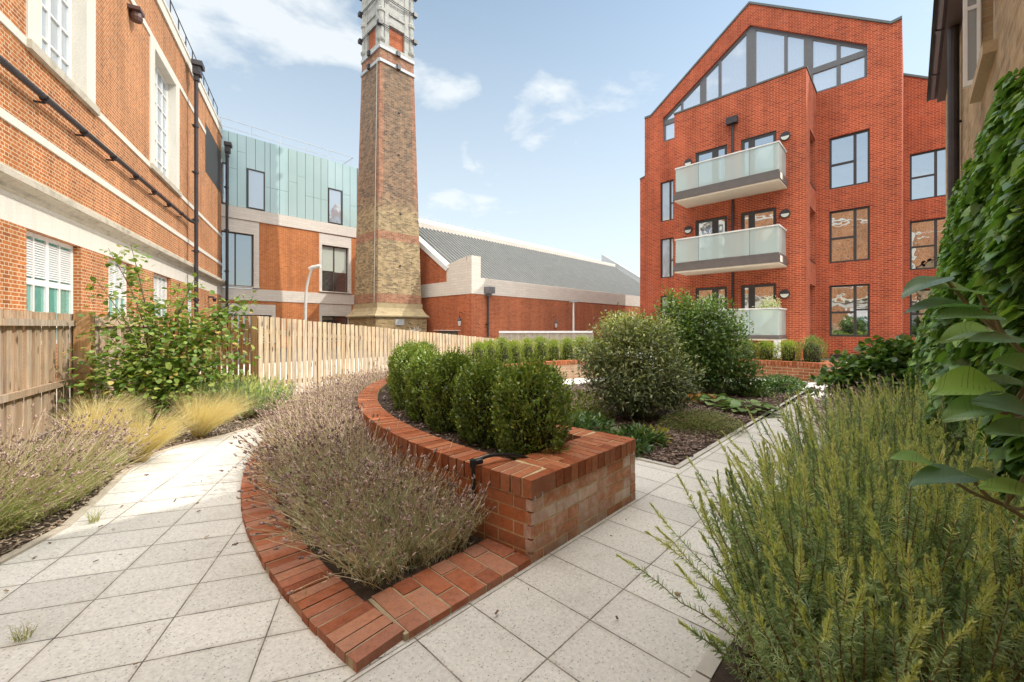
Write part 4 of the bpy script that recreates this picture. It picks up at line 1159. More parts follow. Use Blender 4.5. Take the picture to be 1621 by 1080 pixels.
bed = list(bed_edge) + [(0.1, 11.2), (-4.28, 6.95), (-6.55, 7.45), (-6.08, 5.75), (-5.21, 4.21), (-4.65, 3.2), (-4.45, -1.2)]
fill("flower_bed", bed, .012, SOIL)
m = MB()
for i in range(len(bed_edge) - 1):
    a, b = Vector((*bed_edge[i], 0)), Vector((*bed_edge[i + 1], 0)); d = (b - a).normalized(); nrm = Vector((-d.y, d.x, 0))
    m.obox((a + b) / 2 + nrm * .02, d, nrm, (b - a).length, .05, 0.0, .02)
tag(m.build("kerb", plain("edging_concrete", (.50, .44, .36), .85, .15, 12)), kind='structure')
# mulch bed in the middle, rosemary bed on the right
circ = [arc(4.2, d) for d in np.linspace(214, 150, 14)] + [arc(3.3, d) for d in np.linspace(140, 30, 24)]
mb = [W(3.84, 1.56), W(10.9, 1.56)] + [p for p in reversed(circ) if p.dot(B) > 1.6] + [W(3.84, 4.0)]
def clip_poly(pts, u0, v0):
    return [p for p in pts]
mulch_poly = [W(3.84, 1.56), W(11.0, 1.56)] + [arc(3.35, d) for d in np.linspace(28, 150, 26)] + [arc(4.27, d) for d in np.linspace(170, 205, 10)] + [W(3.84, 3.15)]
fill("mulch_bed", mulch_poly, .012, SOIL)
fill("planting_bed", [W(-4, iv), W(14, iv), W(14, .515), W(-4, .515)], .03, SOIL)
EDG = plain("edging_pale", (.52, .49, .44), .85, .12, 10)
m = MB()
def strip(u0, v0, u1, v1, w_, z1, z0=-.01):
    a, b = W(u0, v0), W(u1, v1); d = (b - a).normalized(); nrm = Vector((-d.y, d.x, 0)); m.obox((a + b) / 2, d, nrm, (b - a).length, w_, z0, z1)
u = -3.0
while u < 13: strip(u, .545, u + .905, .545, .055, .035); u += .915
u = 3.80
while u < 10.9: strip(u, 1.555, u + .905, 1.555, .05, .014); u += .915
strip(3.815, 1.585, 3.815, 3.1, .05, .0145)
tag(m.build("kerb", EDG), kind='structure')

# ------------------------------------------------------------------ bricks laid one by one
def loose_brick(name, cols, stain=None, amt=.6, zlo=0.0, zhi=.36):
    m, n, l, p = new_mat(name)
    ge = n.new("ShaderNodeNewGeometry"); tc = n.new("ShaderNodeTexCoord")
    r = ramp(n, cols); l.new(ge.outputs['Random Per Island'], r.inputs['Fac'])
    t = noise(n, l, 26, 9, .78, tc.outputs['Object']); tr = ramp(n, [(.55,) * 3, (1.0,) * 3, (1.28,) * 3], [.30, .48, .72]); l.new(t.outputs['Fac'], tr.inputs['Fac'])
    col = mix(n, l, 1.0, r.outputs['Color'], tr.outputs['Color'], 'MULTIPLY')
    if stain:
        s = noise(n, l, 9.0, 9, .75, tc.outputs['Object'], .3)
        rnd = n.new("ShaderNodeMath"); rnd.operation = 'MULTIPLY_ADD'; rnd.inputs[1].default_value = .30; l.new(ge.outputs['Random Per Island'], rnd.inputs[0]); l.new(s.outputs['Fac'], rnd.inputs[2])
        sr = ramp(n, [(0, 0, 0), (1, 1, 1)], [.52, .98]); l.new(rnd.outputs[0], sr.inputs['Fac'])
        f = n.new("ShaderNodeMath"); f.operation = 'MULTIPLY'; f.inputs[1].default_value = amt; l.new(sr.outputs['Color'], f.inputs[0])
        col = mix(n, l, f.outputs[0], col, stain)
    sz = n.new("ShaderNodeSeparateXYZ"); l.new(tc.outputs['Object'], sz.inputs['Vector'])
    gm_ = n.new("ShaderNodeMapRange"); gm_.inputs['From Min'].default_value = .13; gm_.inputs['From Max'].default_value = 0.0; gm_.inputs['To Max'].default_value = .8; l.new(sz.outputs['Z'], gm_.inputs['Value'])
    gn = noise(n, l, 8, 6, .7, tc.outputs['Object']); gf = n.new("ShaderNodeMath"); gf.operation = 'MULTIPLY'; l.new(gm_.outputs['Result'], gf.inputs[0]); l.new(gn.outputs['Fac'], gf.inputs[1])
    if stain and zhi > .1: col = mix(n, l, gf.outputs[0], col, (.13, .10, .055))
    pit = noise(n, l, 130, 2, .5, tc.outputs['Object']); pr_ = ramp(n, [(.5,) * 3, (1, 1, 1)], [.26, .36]); l.new(pit.outputs['Fac'], pr_.inputs['Fac'])
    col = mix(n, l, 1.0, col, pr_.outputs['Color'], 'MULTIPLY')
    l.new(col, p.inputs['Base Color']); p.inputs['Roughness'].default_value = .85; p.inputs['Specular IOR Level'].default_value = .3
    f2 = noise(n, l, 42, 8, .75, tc.outputs['Object']); bump(n, l, f2.outputs['Fac'], .9, .007, p)
    return m
LB_cop = loose_brick("coping_bricks", [(.24, .065, .024), (.36, .10, .036), (.44, .14, .052), (.32, .095, .045)], (.40, .25, .17), .45, zhi=.05)
LB_wall = loose_brick("wall_bricks", [(.46, .17, .08), (.54, .24, .13), (.42, .18, .11), (.58, .30, .18)], (.80, .71, .64), .95)
LB_side = loose_brick("side_bricks", [(.42, .12, .04), (.50, .16, .06), (.36, .105, .04)], (.45, .30, .20), .35)
LB_edge = loose_brick("edging_bricks", [(.24, .075, .038), (.40, .12, .05), (.34, .14, .085), (.48, .19, .09)], (.42, .25, .20), .55, zhi=.05)
MORT = plain("mortar", (.54, .42, .24), .95, .25, 20, bumpy=.004)
MORT_D = plain("mortar_dark", (.38, .30, .19), .95, .3, 20, bumpy=.004)

def run_bricks(m, path, z0, z1, lens, depth, gap=.010, start=0.0, jit=.0015, inward=1):
    """bricks following a polyline; their outer face lies on it, depth goes to its left (inward=1) or right"""
    P = [Vector((p[0], p[1], 0)) for p in path]
    seg = [(P[i + 1] - P[i]).length for i in range(len(P) - 1)]; tot = sum(seg)
    def at(s):
        s = max(0, min(tot - 1e-6, s))
        for i, q in enumerate(seg):
            if s <= q: return P[i].lerp(P[i + 1], s / q)
            s -= q
        return P[-1]
    s = start; k = 0
    while s < tot - .02:
        L = lens[k % len(lens)]; k += 1
        a, b = at(max(s, 0)), at(min(s + L, tot))
        s += L + gap
        if (b - a).length < .02: continue
        d = (b - a).normalized(); nrm = Vector((-d.y, d.x, 0)) * inward
        j = random.uniform(-jit, jit)
        c = (a + b) / 2 + nrm * (depth / 2 + j)
        m.obox(c, d, Vector((-d.y, d.x, 0)), (b - a).length, depth, z0 + random.uniform(-jit, jit) * .6, z1 + random.uniform(-jit, jit))

# ------------------------------------------------------------------ near planter
pl = thing("brick_planter", "curved raised brick planter in the foreground with brick-on-edge coping", "planter", tuple(arc(5.5, 215)))
OFF = Vector(pl.location)
class MBO(MB):
    """builder whose shapes are given in world space and stored relative to the planter"""
    pass
def rel(m, org):
    m.v = [(x - org.x, y - org.y, z - org.z) for x, y, z in m.v]; return m
PH0, PH1 = 233.3, 163.0
C0, C1 = arc(5.52, 233.3), W(2.905, 1.50)
outer = [arc(5.5, d) for d in np.linspace(PH0, PH1, 60)]
ZT = .46
# mortar core
m = MB(); ring = [arc(5.4975, d) for d in np.linspace(PH0 - .1, PH1, 90)] + [arc(5.29, d) for d in np.linspace(PH1, PH0 - .9, 50)]
m.prism([(p.x, p.y) for p in reversed(ring)], 0, ZT - .003)
ring = [arc(4.31, d) for d in np.linspace(235, PH1, 50)] + [arc(4.5, d) for d in np.linspace(PH1, 233.9, 50)]
m.prism([(p.x, p.y) for p in ring], 0, ZT - .003)
e0, e1 = W(1.735, 1.5022), W(2.90, 1.5022)
m.prism([(p.x, p.y) for p in (e0, e1, e1 + B * .31, e0 + B * .31)], 0, ZT - .0035)
e0, e1 = arc(5.49, PH1), arc(4.31, PH1); dd = (e1 - e0).normalized(); nn = Vector((dd.y, -dd.x, 0))
m.prism([(p.x, p.y) for p in (e0, e1, e1 + Vector((-dd.y, dd.x, 0)) * .2, e0 + Vector((-dd.y, dd.x, 0)) * .2)], 0, ZT - .0038)
rel(m, OFF).build("mortar", MORT, pl)
# outer curved face and the straight end
m = MB()
for k in range(5):
    z1 = .350 - .075 * k; z0 = max(z1 - .065, -.02)
    run_bricks(m, outer, z0, z1, [.215, .1025] if k % 2 else [.1025, .215, .215], .1, inward=-1)
rel(m, OFF).build("curved_wall", LB_side, pl, bevel=.003)
m = MB(); endp = [W(1.712, 1.50), W(2.905, 1.50)]
for k in range(5):
    z1 = .350 - .075 * k; z0 = max(z1 - .065, -.02)
    run_bricks(m, endp, z0, z1, [.215] if k % 2 else [.1025, .215, .1025, .215, .1025, .215], .1, start=-.0)
rel(m, OFF).build("end_wall", LB_wall, pl, bevel=.003)
m = MB(); inner = [arc(4.3, d) for d in np.linspace(PH1, 235.4, 40)]
for k in range(5):
    z1 = .350 - .075 * k; z0 = max(z1 - .065, -.02); run_bricks(m, inner, z0, z1, [.215] if k % 2 else [.1025, .215], .1, inward=-1)
farp = [arc(5.5, PH1), arc(4.3, PH1)]
for k in range(5):
    z1 = .350 - .075 * k; z0 = max(z1 - .065, -.02); run_bricks(m, farp, z0, z1, [.215] if k % 2 else [.1025, .215], .1, inward=-1)
rel(m, OFF).build("inner_wall", LB_side, pl, bevel=.003)
# coping: headers on edge round the curve, a brick and a half along the straight end
m = MB(); z0c, z1c = .360, ZT
run_bricks(m, [arc(5.508, d) for d in np.linspace(PH0 - .55, PH1, 70)], z0c, z1c, [.065], .215, gap=.011, jit=.002, inward=-1)
c = W(1.706 + .1075, 1.50 + .0325 - .006)
m.obox(c, A, B, .215, .065, z0c, z1c + .001)
u = 1.706 + .225; k = 0
while u + .065 < 2.92:
    uc = u + .0325
    a_, b_ = (.215, .1025) if k % 2 else (.1025, .215)
    j = random.uniform(-.0015, .0015)
    m.obox(W(uc, 1.494 + a_ / 2 + j), A, B, .065, a_, z0c, z1c + j); m.obox(W(uc, 1.494 + a_ + .01 + b_ / 2), A, B, .065, b_, z0c, z1c - j)
    u += .0755; k += 1
run_bricks(m, [arc(4.292, d) for d in np.linspace(PH1, 230.9, 60)], z0c, z1c, [.065], .215, gap=.011, jit=.002, inward=-1)
run_bricks(m, [arc(5.26, PH1), arc(4.54, PH1)], z0c, z1c, [.065], .215, gap=.011, jit=.002, inward=-1)
rel(m, OFF).build("coping", LB_cop, pl, bevel=.004)
m = MB(); sring = [arc(5.3, d) for d in np.linspace(PH1, PH0 - .5, 40)] + [arc(4.5, d) for d in np.linspace(234.2, PH1, 40)]
m.prism([(p.x, p.y) for p in sring], .1, .39); rel(m, OFF).build("soil", SOIL, pl)
m = MB()
for (uu, vv_, zz_) in ((1.735, 1.497, .345), (1.80, 1.497, .352), (2.79, 1.497, .35), (2.87, 1.497, .35)):
    m.obox(W(uu, vv_), A, B, .008, .01, zz_, zz_ + .024)
rel(m, OFF).build("metal_clip", M['galv'], pl)

# low brick edging round the lavender bed
ed = thing("brick_edging", "low curved brick edging round the lavender bed", "edging", tuple(arc(6.4, 215)))
OFE = Vector(ed.location)
E0 = 232.2
m = MB(); run_bricks(m, [arc(6.50, d) for d in np.linspace(E0 + .2, 160, 80)], -.02, .043, [.066], .22, gap=.010, jit=.003, inward=-1)
rel(m, OFE).build("curved_course", LB_edge, ed, bevel=.004)
m = MB(); u = -.62 + .66; k = 0
tip_u = (arc(6.5, E0)).dot(A)
u = tip_u + .235
while u < 1.69:
    a_, b_ = (.215, .1025) if k % 2 else (.1025, .215)
    j = random.uniform(-.002, .002); zt = .036
    m.obox(W(u + .05, 1.50 + a_ / 2), A, B, .100, a_, -.02, zt + j); m.obox(W(u + .05, 1.50 + a_ + .01 + b_ / 2), A, B, .100, b_, -.02, zt - j)
    u += .1105; k += 1
rel(m, OFE).build("straight_course", LB_edge, ed, bevel=.004)
m = MB(); ring = [arc(6.497, d) for d in np.linspace(E0, 160, 90)] + [arc(6.29, d) for d in np.linspace(160, E0, 60)]
m.prism([(p.x, p.y) for p in reversed(ring)], -.02, .0395)
e0, e1 = W(tip_u + .215, 1.502), W(1.69, 1.502); m.prism([(p.x, p.y) for p in (e0, e1, e1 + B * .318, e0 + B * .318)], -.02, .0325)
rel(m, OFE).build("mortar", MORT_D, ed)
lav_soil = [arc(6.29, d) for d in np.linspace(231, 158, 50)] + [arc(5.5, d) for d in np.linspace(158, 233, 50)]
fill("lavender_bed", [(p.x, p.y) for p in lav_soil], .022, SOIL)

# ------------------------------------------------------------------ far planters
def ring_planter(name, label, R0, R1, d0, d1, mat, z=.46):
    t = thing(name, label, "planter", tuple(arc((R0 + R1) / 2, (d0 + d1) / 2))); org = Vector(t.location)
    m = MB()
    def face(r, a0, a1, flip):
        ds = np.linspace(a0, a1, 24); s = 0
        for i in range(23):
            p, q = arc(r, ds[i]), arc(r, ds[i + 1]); L = (q - p).length
            pts = [(p.x, p.y, 0), (q.x, q.y, 0), (q.x, q.y, z - .105), (p.x, p.y, z - .105)]; uv = [(s, 0), (s + L, 0), (s + L, z - .105), (s, z - .105)]
            if flip: pts = pts[::-1]; uv = uv[::-1]
            m.poly(pts, uv); s += L
    face(R0, d0, d1, True); face(R1, d0, d1, False)
    for dg, fl_ in ((d0, False), (d1, True)):
        p, q = arc(R0, dg), arc(R1, dg); pts = [(p.x, p.y, 0), (q.x, q.y, 0), (q.x, q.y, z - .105), (p.x, p.y, z - .105)]
        m.poly(pts[::-1] if fl_ else pts)
    rel(m, org).build("wall", mat, t)
    m = MB()
    run_bricks(m, [arc(R0 - .006, d) for d in np.linspace(d0, d1, 60)], z - .10, z, [.065], .215, gap=.011, jit=.002, inward=-1 if d1 > d0 else 1)
    run_bricks(m, [arc(R1 + .006, d) for d in np.linspace(d0, d1, 60)], z - .10, z, [.065], .215, gap=.011, jit=.002, inward=1 if d1 > d0 else -1)
    for dg, sg in ((d0, 1), (d1, -1)):
        run_bricks(m, [arc(R0 + .21, dg), arc(R1 - .21, dg)], z - .10, z, [.065], .215, gap=.011, jit=.002, inward=sg)
    rel(m, org).build("coping", LB_cop, t)
    m = MB(); rg = [arc(R1 - .1, d) for d in np.linspace(d0 + 1, d1 - 1, 24)] + [arc(R0 + .1, d) for d in np.linspace(d1 - 1, d0 + 1, 24)]
    m.prism([(p.x, p.y) for p in rg], .1, z - .06); rel(m, org).build("soil", SOIL, t)
    return t
M['brick_planter'] = brick_mat("planter_brick", (.36, .125, .055), (.44, .17, .085), (.30, .10, .05), (.50, .40, .26), ms=.007, stain=(.50, .38, .28), stain_amt=.5)
M['brick_pale'] = brick_mat("pale_planter_brick", (.44, .27, .17), (.52, .34, .23), (.38, .22, .13), (.52, .43, .31), ms=.007, stain=(.62, .54, .45), stain_amt=.7)
ring_planter("brick_planter", "pale sunlit curved brick planter across the round garden by the picket fence", 4.3, 5.5, 88, 151, M['brick_pale'])
ring_planter("brick_planter", "red brick planter in front of the apartment building's balconies", 5.0, 6.1, 37, 80, M['brick_planter'])
m = MB(); m.obox(W(13.0, 1.25), A, B, .5, .35, 0, .2); o = m.build("brick_step", LB_cop); tag(o, "small brick step beside the end of the red planter below the flats", "step")

# ------------------------------------------------------------------ irrigation hose on the planter corner
def smooth_path(pts, n=8):
    P = [Vector(p) for p in pts]; out = []
    for i in range(len(P) - 1):
        p0, p1, p2, p3 = P[max(i - 1, 0)], P[i], P[i + 1], P[min(i + 2, len(P) - 1)]
        for k in range(n):
            t = k / n
            out.append(.5 * ((2 * p1) + (-p0 + p2) * t + (2 * p0 - 5 * p1 + 4 * p2 - p3) * t * t + (-p0 + 3 * p1 - 3 * p2 + p3) * t ** 3))
    out.append(P[-1]); return out
ho = thing("irrigation_hose", "black irrigation hose climbing over the near planter's coping", "hose", tuple(arc(5.53, 229.0)))
HO = Vector(ho.location)
pe = arc(5.545, 229.3); pi_ = arc(5.15, 229.9)
m = MB(); m.tube(smooth_path([pe + Vector((-.10, .02, .05)), pe + Vector((-.045, .0, .10)), pe + Vector((0, 0, .22)), pe + Vector((.004, 0, .36)), pe + Vector((.0, 0, .485))]), .0125, 8)
rel(m, HO).build("riser", plain("hose_black", (.012, .012, .014), .4, .2), ho)
m = MB(); q = pe + Vector((0, 0, .485)); e = arc(5.22, 230.6); e.z = .47
m.tube(smooth_path([q, q + (e - q) * .3 + Vector((0, 0, .03)), q + (e - q) * .7 + Vector((0, 0, .022)), e, arc(5.15, 231.0, .42)]), .011, 8)
rel(m, HO).build("hose", plain("hose_dark", (.015, .016, .02), .35, .2), ho)
m = MB(); m.tube([pe + Vector((0, 0, .46)), pe + Vector((0, 0, .505))], .02, 10); m.tube([pe + Vector((0, 0, .487)), pe + (e - q).normalized() * .06 + Vector((0, 0, .492))], .019, 10)
rel(m, HO).build("elbow_fitting", plain("hose_fit", (.01, .01, .012), .45), ho)

# ------------------------------------------------------------------ fences
def wood_mat(name, c1, c2, c3):
    m, n, l, p = new_mat(name)
    ge = n.new("ShaderNodeNewGeometry"); tc = n.new("ShaderNodeTexCoord")
    r = ramp(n, [c1, c2, c3]); l.new(ge.outputs['Random Per Island'], r.inputs['Fac'])
    mpn = n.new("ShaderNodeMapping"); mpn.inputs['Scale'].default_value = (26, 26, 1.5); l.new(tc.outputs['Object'], mpn.inputs['Vector'])
    sh = n.new("ShaderNodeVectorMath"); sh.operation = 'ADD'; cc = n.new("ShaderNodeCombineXYZ")
    k = n.new("ShaderNodeMath"); k.operation = 'MULTIPLY'; k.inputs[1].default_value = 37.0; l.new(ge.outputs['Random Per Island'], k.inputs[0]); l.new(k.outputs[0], cc.inputs['Z'])
    l.new(mpn.outputs['Vector'], sh.inputs[0]); l.new(cc.outputs['Vector'], sh.inputs[1])
    t = noise(n, l, 1.0, 6, .65, sh.outputs[0], 1.2); tr = ramp(n, [(.55, .5, .45), (1.12, 1.12, 1.12)], [.28, .62]); l.new(t.outputs['Fac'], tr.inputs['Fac'])
    col = mix(n, l, 1.0, r.outputs['Color'], tr.outputs['Color'], 'MULTIPLY')
    km = n.new("ShaderNodeMapping"); km.inputs['Scale'].default_value = (11, 11, 2.6); l.new(tc.outputs['Object'], km.inputs['Vector'])
    kv = n.new("ShaderNodeTexVoronoi"); kv.inputs['Scale'].default_value = 1.0; l.new(km.outputs['Vector'], kv.inputs['Vector'])
    kr = ramp(n, [(.25, .17, .12), (1, 1, 1)], [.08, .17]); l.new(kv.outputs['Distance'], kr.inputs['Fac'])
    col = mix(n, l, 1.0, col, kr.outputs['Color'], 'MULTIPLY')
    s = noise(n, l, 2.5, 6, .7, tc.outputs['Object']); sr = ramp(n, [(0, 0, 0), (1, 1, 1)], [.48, .76]); l.new(s.outputs['Fac'], sr.inputs['Fac'])
    f = n.new("ShaderNodeMath"); f.operation = 'MULTIPLY'; f.inputs[1].default_value = .6; l.new(sr.outputs['Color'], f.inputs[0])
    col = mix(n, l, f.outputs[0], col, (.27, .24, .21))
    l.new(col, p.inputs['Base Color']); p.inputs['Roughness'].default_value = .8; p.inputs['Specular IOR Level'].default_value = .25
    bump(n, l, t.outputs['Fac'], .35, .004, p)
    return m
WD_old = wood_mat("weathered_boards", (.38, .27, .18), (.58, .43, .29), (.50, .41, .32))
WD_new = wood_mat("larch_pickets", (.68, .52, .33), (.78, .64, .45), (.72, .60, .46))
WD_post = wood_mat("post_wood", (.50, .28, .13), (.55, .32, .15), (.52, .30, .14))
WD_grey = wood_mat("grey_boards", (.30, .27, .23), (.36, .32, .27), (.33, .28, .22))
def fence(label, line, ztop, pitch, bw, th, mat, posts, side, rails, zb=.03, name="wooden_fence", rail_mat=None, gaps=None, cap=False):
    """line: corner points; ztop(s) gives the top; side +1 puts the rails to the left of the line's direction"""
    t = thing(name, label, "fence", (line[0][0], line[0][1], 0)); org = Vector(t.location)
    P = [Vector((p[0], p[1], 0)) for p in line]; S = 0; bm_, rm, k = MB(), MB(), 0
    for i in range(len(P) - 1):
        d = (P[i + 1] - P[i]); L = d.length; d.normalize(); nrm = Vector((-d.y, d.x, 0))
        s = pitch * .5
        while s < L:
            c = P[i] + d * s; zt = ztop(S + s) + random.uniform(-.006, .006)
            off = nrm * random.uniform(-.003, .003)
            if gaps == 'alt' and k % 2: off = off - nrm * side * (th + .004)
            b = MB()
            x = bw * random.uniform(.96, 1.03)
            q = [c + off - d * x / 2 - nrm * th / 2, c + off + d * x / 2 - nrm * th / 2, c + off + d * x / 2 + nrm * th / 2, c + off - d * x / 2 + nrm * th / 2]
            bm_.prism([(p.x, p.y) for p in q], zb, zt); s += pitch; k += 1
        for zr in rails:
            za, zb_ = zr(S), zr(S + L)
            a = P[i] + nrm * side * (th * .5 + .004); b = P[i + 1] + nrm * side * (th * .5 + .004); w_ = nrm * side * .04
            h = .075
            for (p, q) in (((a, za), (b, zb_)),):
                v = [(p[0], p[1] - h / 2), (q[0], q[1] - h / 2), (q[0], q[1] + h / 2), (p[0], p[1] + h / 2)]
                f1 = [Vector((x_.x, x_.y, z_)) for x_, z_ in v]; f2 = [x_ + w_ for x_ in f1]
                rm.poly(f2); rm.poly(f1[::-1]); rm.poly([f1[3], f2[3], f2[2], f1[2]]); rm.poly([f1[0], f1[1], f2[1], f2[0]]); rm.poly([f1[1], f1[2], f2[2], f2[1]]); rm.poly([f1[0], f2[0], f2[3], f1[3]])
        S += L
    rel(bm_, org).build("boards", mat, t)
    if rm.v: rel(rm, org).build("rails", rail_mat or mat, t)
    for (x, y, z, w_, dx, dy) in posts:
        m = MB(); d = Vector((dx, dy, 0)).normalized(); m.obox((x, y), d, Vector((-d.y, d.x, 0)), w_, w_, 0, z); rel(m, org).build("post", WD_post, t)
    return t
LFD = Vector((-6.08 + 5.21, 5.75 - 4.21, 0)).normalized(); LFN = Vector((LFD.y, -LFD.x, 0))
p_ = Vector((-6.05, 5.72, 0)) + LFN * .10
fence("weathered board fence with two rails on the left, below the old brick building", [(-3.9, 1.9), (-5.21, 4.21), (-6.08, 5.75), (-6.55, 7.45)], lambda s: 1.49, .098, .104, .02, WD_old,
      [(p_.x, p_.y, 1.525, .17, LFD.x, LFD.y), (-4.05 + .1, 2.1, 1.51, .115, LFD.x, LFD.y), (-6.5, 7.42, 1.5, .1, 0, 1)], -1, [lambda s: 1.36, lambda s: .58], gaps='alt')
fence("short run of brown vertical slats with open gaps behind the hazel shrub", [(-6.5, 7.52), (-4.34, 6.98)], lambda s: 1.50, .118, .07, .02, wood_mat("brown_slats", (.42, .23, .09), (.50, .29, .12), (.46, .26, .11)),
      [(-4.32, 6.98, 1.5, .09, 1, 0)], 1, [lambda s: 1.25, lambda s: .45])
FA, FB = Vector((-4.26, 6.93, 0)), Vector((.15, 11.5, 0))
FL = (FB - FA).length
ztf = lambda s: 1.50 - .56 * s / FL
fence("long pale picket fence running behind the lavender and the box hedge", [tuple(FA), tuple(FB), (3.0, 14.2)], ztf, .088, .066, .02, WD_new,
      [(FA.x + .9 * i * .693, FA.y + .9 * i * .72 + .09, ztf(.9 * i) - .05, .07, .69, .72) for i in range(1, 8, 2)], 1, [lambda s: ztf(s) - .25, lambda s: .35])
fence("low grey board fence with a white capping rail below the hall", [(-.6, 19.0), (3.8, 19.6)], lambda s: 1.05, .125, .12, .02, WD_grey, [], 1, [], name="wooden_fence")
m = MB(); a, b = Vector((-.6, 19.0, 0)), Vector((3.8, 19.6, 0)); d = (b - a).normalized(); m.obox((a + b) / 2, d, Vector((-d.y, d.x, 0)), (b - a).length, .12, 1.06, 1.15)
wf = [o for o in COL.objects if o.get('label', '').startswith('low grey board')][0]
rel(m, Vector(wf.location)).build("capping", plain("cap_white", (.62, .63, .64), .6, .08), wf)

# ------------------------------------------------------------------ street lamps
def street_lamp(label, x, y, h, arm):
    t = thing("street_lamp", label, "street lamp", (x, y, 0))
    m = MB()
    if arm: m.tube(smooth_path([(0, 0, 0), (0, 0, h * .55), (.07, 0, h * .8), (.30, 0, h)], 8), .075, 10, r1=.055)
    else: m.tube([(0, 0, 0), (0, 0, h)], .06, 10, r1=.045)
    m.build("pole", plain("lamp_post_grey", (.55, .55, .52), .45, .06, metal=.2), t)
    m = MB()
    if arm: m.tube([(.20, 0, h - .02), (.34, 0, h + .06), (.62, 0, h + .12), (.72, 0, h + .12)], .10, 10, r1=.09)
    else: m.box(-.22, .22, -.12, .12, h, h + .07); m.box(-.06, .3, -.1, .1, h + .07, h + .13)
    m.build("lamp_head", plain("lamp_head_grey", (.58, .58, .55), .5) if arm else plain("lamp_head_dark", (.22, .22, .22), .5), t)
street_lamp("pale curved-neck street lamp in front of the green glass building", -9.98, 20.0, 4.15, True)
street_lamp("slim straight grey street lamp standing before the long hall", 3.27, 22.0, 2.66, False)
# ================================================================== PLANTS
TWIG = plain("twig_bark", (.11, .075, .05), .85, .3, 20)
def npv(v): return np.array([v[0], v[1], v[2] if len(v) > 2 else 0.0])

# ------------------------------------------------------------------ clipped box bushes
BOX = leaf_mat("box_leaf", [(.022, .036, .009), (.046, .074, .015), (.085, .122, .022), (.15, .175, .034), (.21, .17, .04)], .16, .30, .55, pos=[0, .40, .76, .94, 1], gain=2.7)
BOX_S = leaf_mat("box_leaf_young", [(.05, .085, .014), (.095, .145, .022), (.16, .20, .035), (.22, .23, .05)], .35, .42, .4)
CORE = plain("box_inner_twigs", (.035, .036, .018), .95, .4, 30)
def box_shape(n, w, h, seed, taper=.82, surf=True):
    """points and outward normals on a soft-edged clipped column"""
    rg = np.random.default_rng(seed)
    th = rg.uniform(0, 2 * np.pi, n); zz = rg.random(n) ** .9
    cap = rg.random(n) < .22
    e = 2.6
    prof = (1 - np.clip((zz - .66) / .34, 0, 1) ** 2.4 * .52) * (1 - .16 * np.clip((.2 - zz) / .2, 0, 1))
    rad = prof * (1 + .10 * np.sin(3 * th + seed) + .09 * np.sin(5 * th + zz * 8 + seed * 2) + .08 * np.sin(zz * 15 + th * 3 + seed) + .06 * np.sin(9 * th - zz * 19))
    r_ = np.where(cap, rad * np.sqrt(rg.random(n)), rad)
    zz = np.where(cap, 1 - (r_ ** 2) * .30 + .07 * np.sin(4 * th + seed) * r_ + .05 * np.sin(7 * th + 9 * r_ + seed * 3), zz)
    r_ = np.where(cap, r_ * .62, r_)
    x = r_ * np.cos(th) * w / 2; y = r_ * np.sin(th) * w / 2; z = zz * h
    N = np.stack([np.cos(th), np.sin(th), np.where(cap, 2.0, .25)], 1)
    return np.stack([x, y, z], 1), norm(N), rg
def box_bush(label, pos, w, h, n, leaf, mat, seed, group):
    t = thing("box_bush", label, "bush", pos, random.uniform(0, 6), group)
    P, N, rg = box_shape(n, w, h, seed)
    P = P - N * (rg.random((n, 1)) ** 1.8) * .075 + N * .012 + rg.normal(0, .006, (n, 3))
    D = norm(N * .9 + np.array([0, 0, .75]) + rg.normal(0, .55, (n, 3)))
    Nn = norm(N + np.array([0, 0, .9]) + rg.normal(0, .5, (n, 3)))
    L = rg.uniform(.7, 1.25, n) * leaf
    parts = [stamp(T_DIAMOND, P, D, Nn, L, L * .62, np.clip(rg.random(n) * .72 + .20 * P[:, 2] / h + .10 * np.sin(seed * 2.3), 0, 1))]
    # sprigs sticking out
    k = n // 14
    P2, N2, _ = box_shape(k, w, h, seed + 50)
    for j in range(5):
        q = P2 + (N2 * .5 + np.array([0, 0, .8])) * (.016 * j) ; Dj = norm(N2 * .7 + np.array([0, 0, 1.0]) + rg.normal(0, .6, (k, 3)))
        parts.append(stamp(T_DIAMOND, q, Dj, unit(k), leaf * .8, leaf * .5, np.clip(.55 + .4 * rg.random(k), 0, 1)))
    mesh_np("foliage", parts, mat, t)
    m = MB(); c = []
    for i in range(7):
        z0 = h * i / 7 * .92; q = []
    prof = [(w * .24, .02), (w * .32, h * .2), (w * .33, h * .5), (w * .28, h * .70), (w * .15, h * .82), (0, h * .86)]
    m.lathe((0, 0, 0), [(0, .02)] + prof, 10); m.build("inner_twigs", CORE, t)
    m = MB(); m.tube([(0, 0, -.03), (0, 0, h * .4)], .018, 6); m.build("stem", TWIG, t)
    return t
angs = [229.0, 223.4, 217.4, 211.2, 204.8, 198.4, 192.2, 186.2, 180.3, 174.8]
words = ["nearest the straight brick end of the near planter", "second from the straight end of the near planter", "third from the straight end of the near planter", "fourth from the straight end of the near planter",
         "fifth along the curved coping of the near planter", "sixth along the curved coping of the near planter", "seventh along the near planter, beside the sunlit lavender", "eighth along the near planter", "ninth along the near planter", "last in the row at the near planter's far end"]
for i, (a, wd) in enumerate(zip(angs, words)):
    pos = arc(4.92, a, .385)
    n = 8200 if i < 4 else 6000
    box_bush("dark green box bush " + wd, tuple(pos), [.46, .44, .42, .43, .41, .43, .42, .42, .42, .42][i], [.63, .60, .65, .61, .62, .66, .61, .64, .6, .62][i], n, .0265, BOX, 20 + i, "box bushes in the near planter")
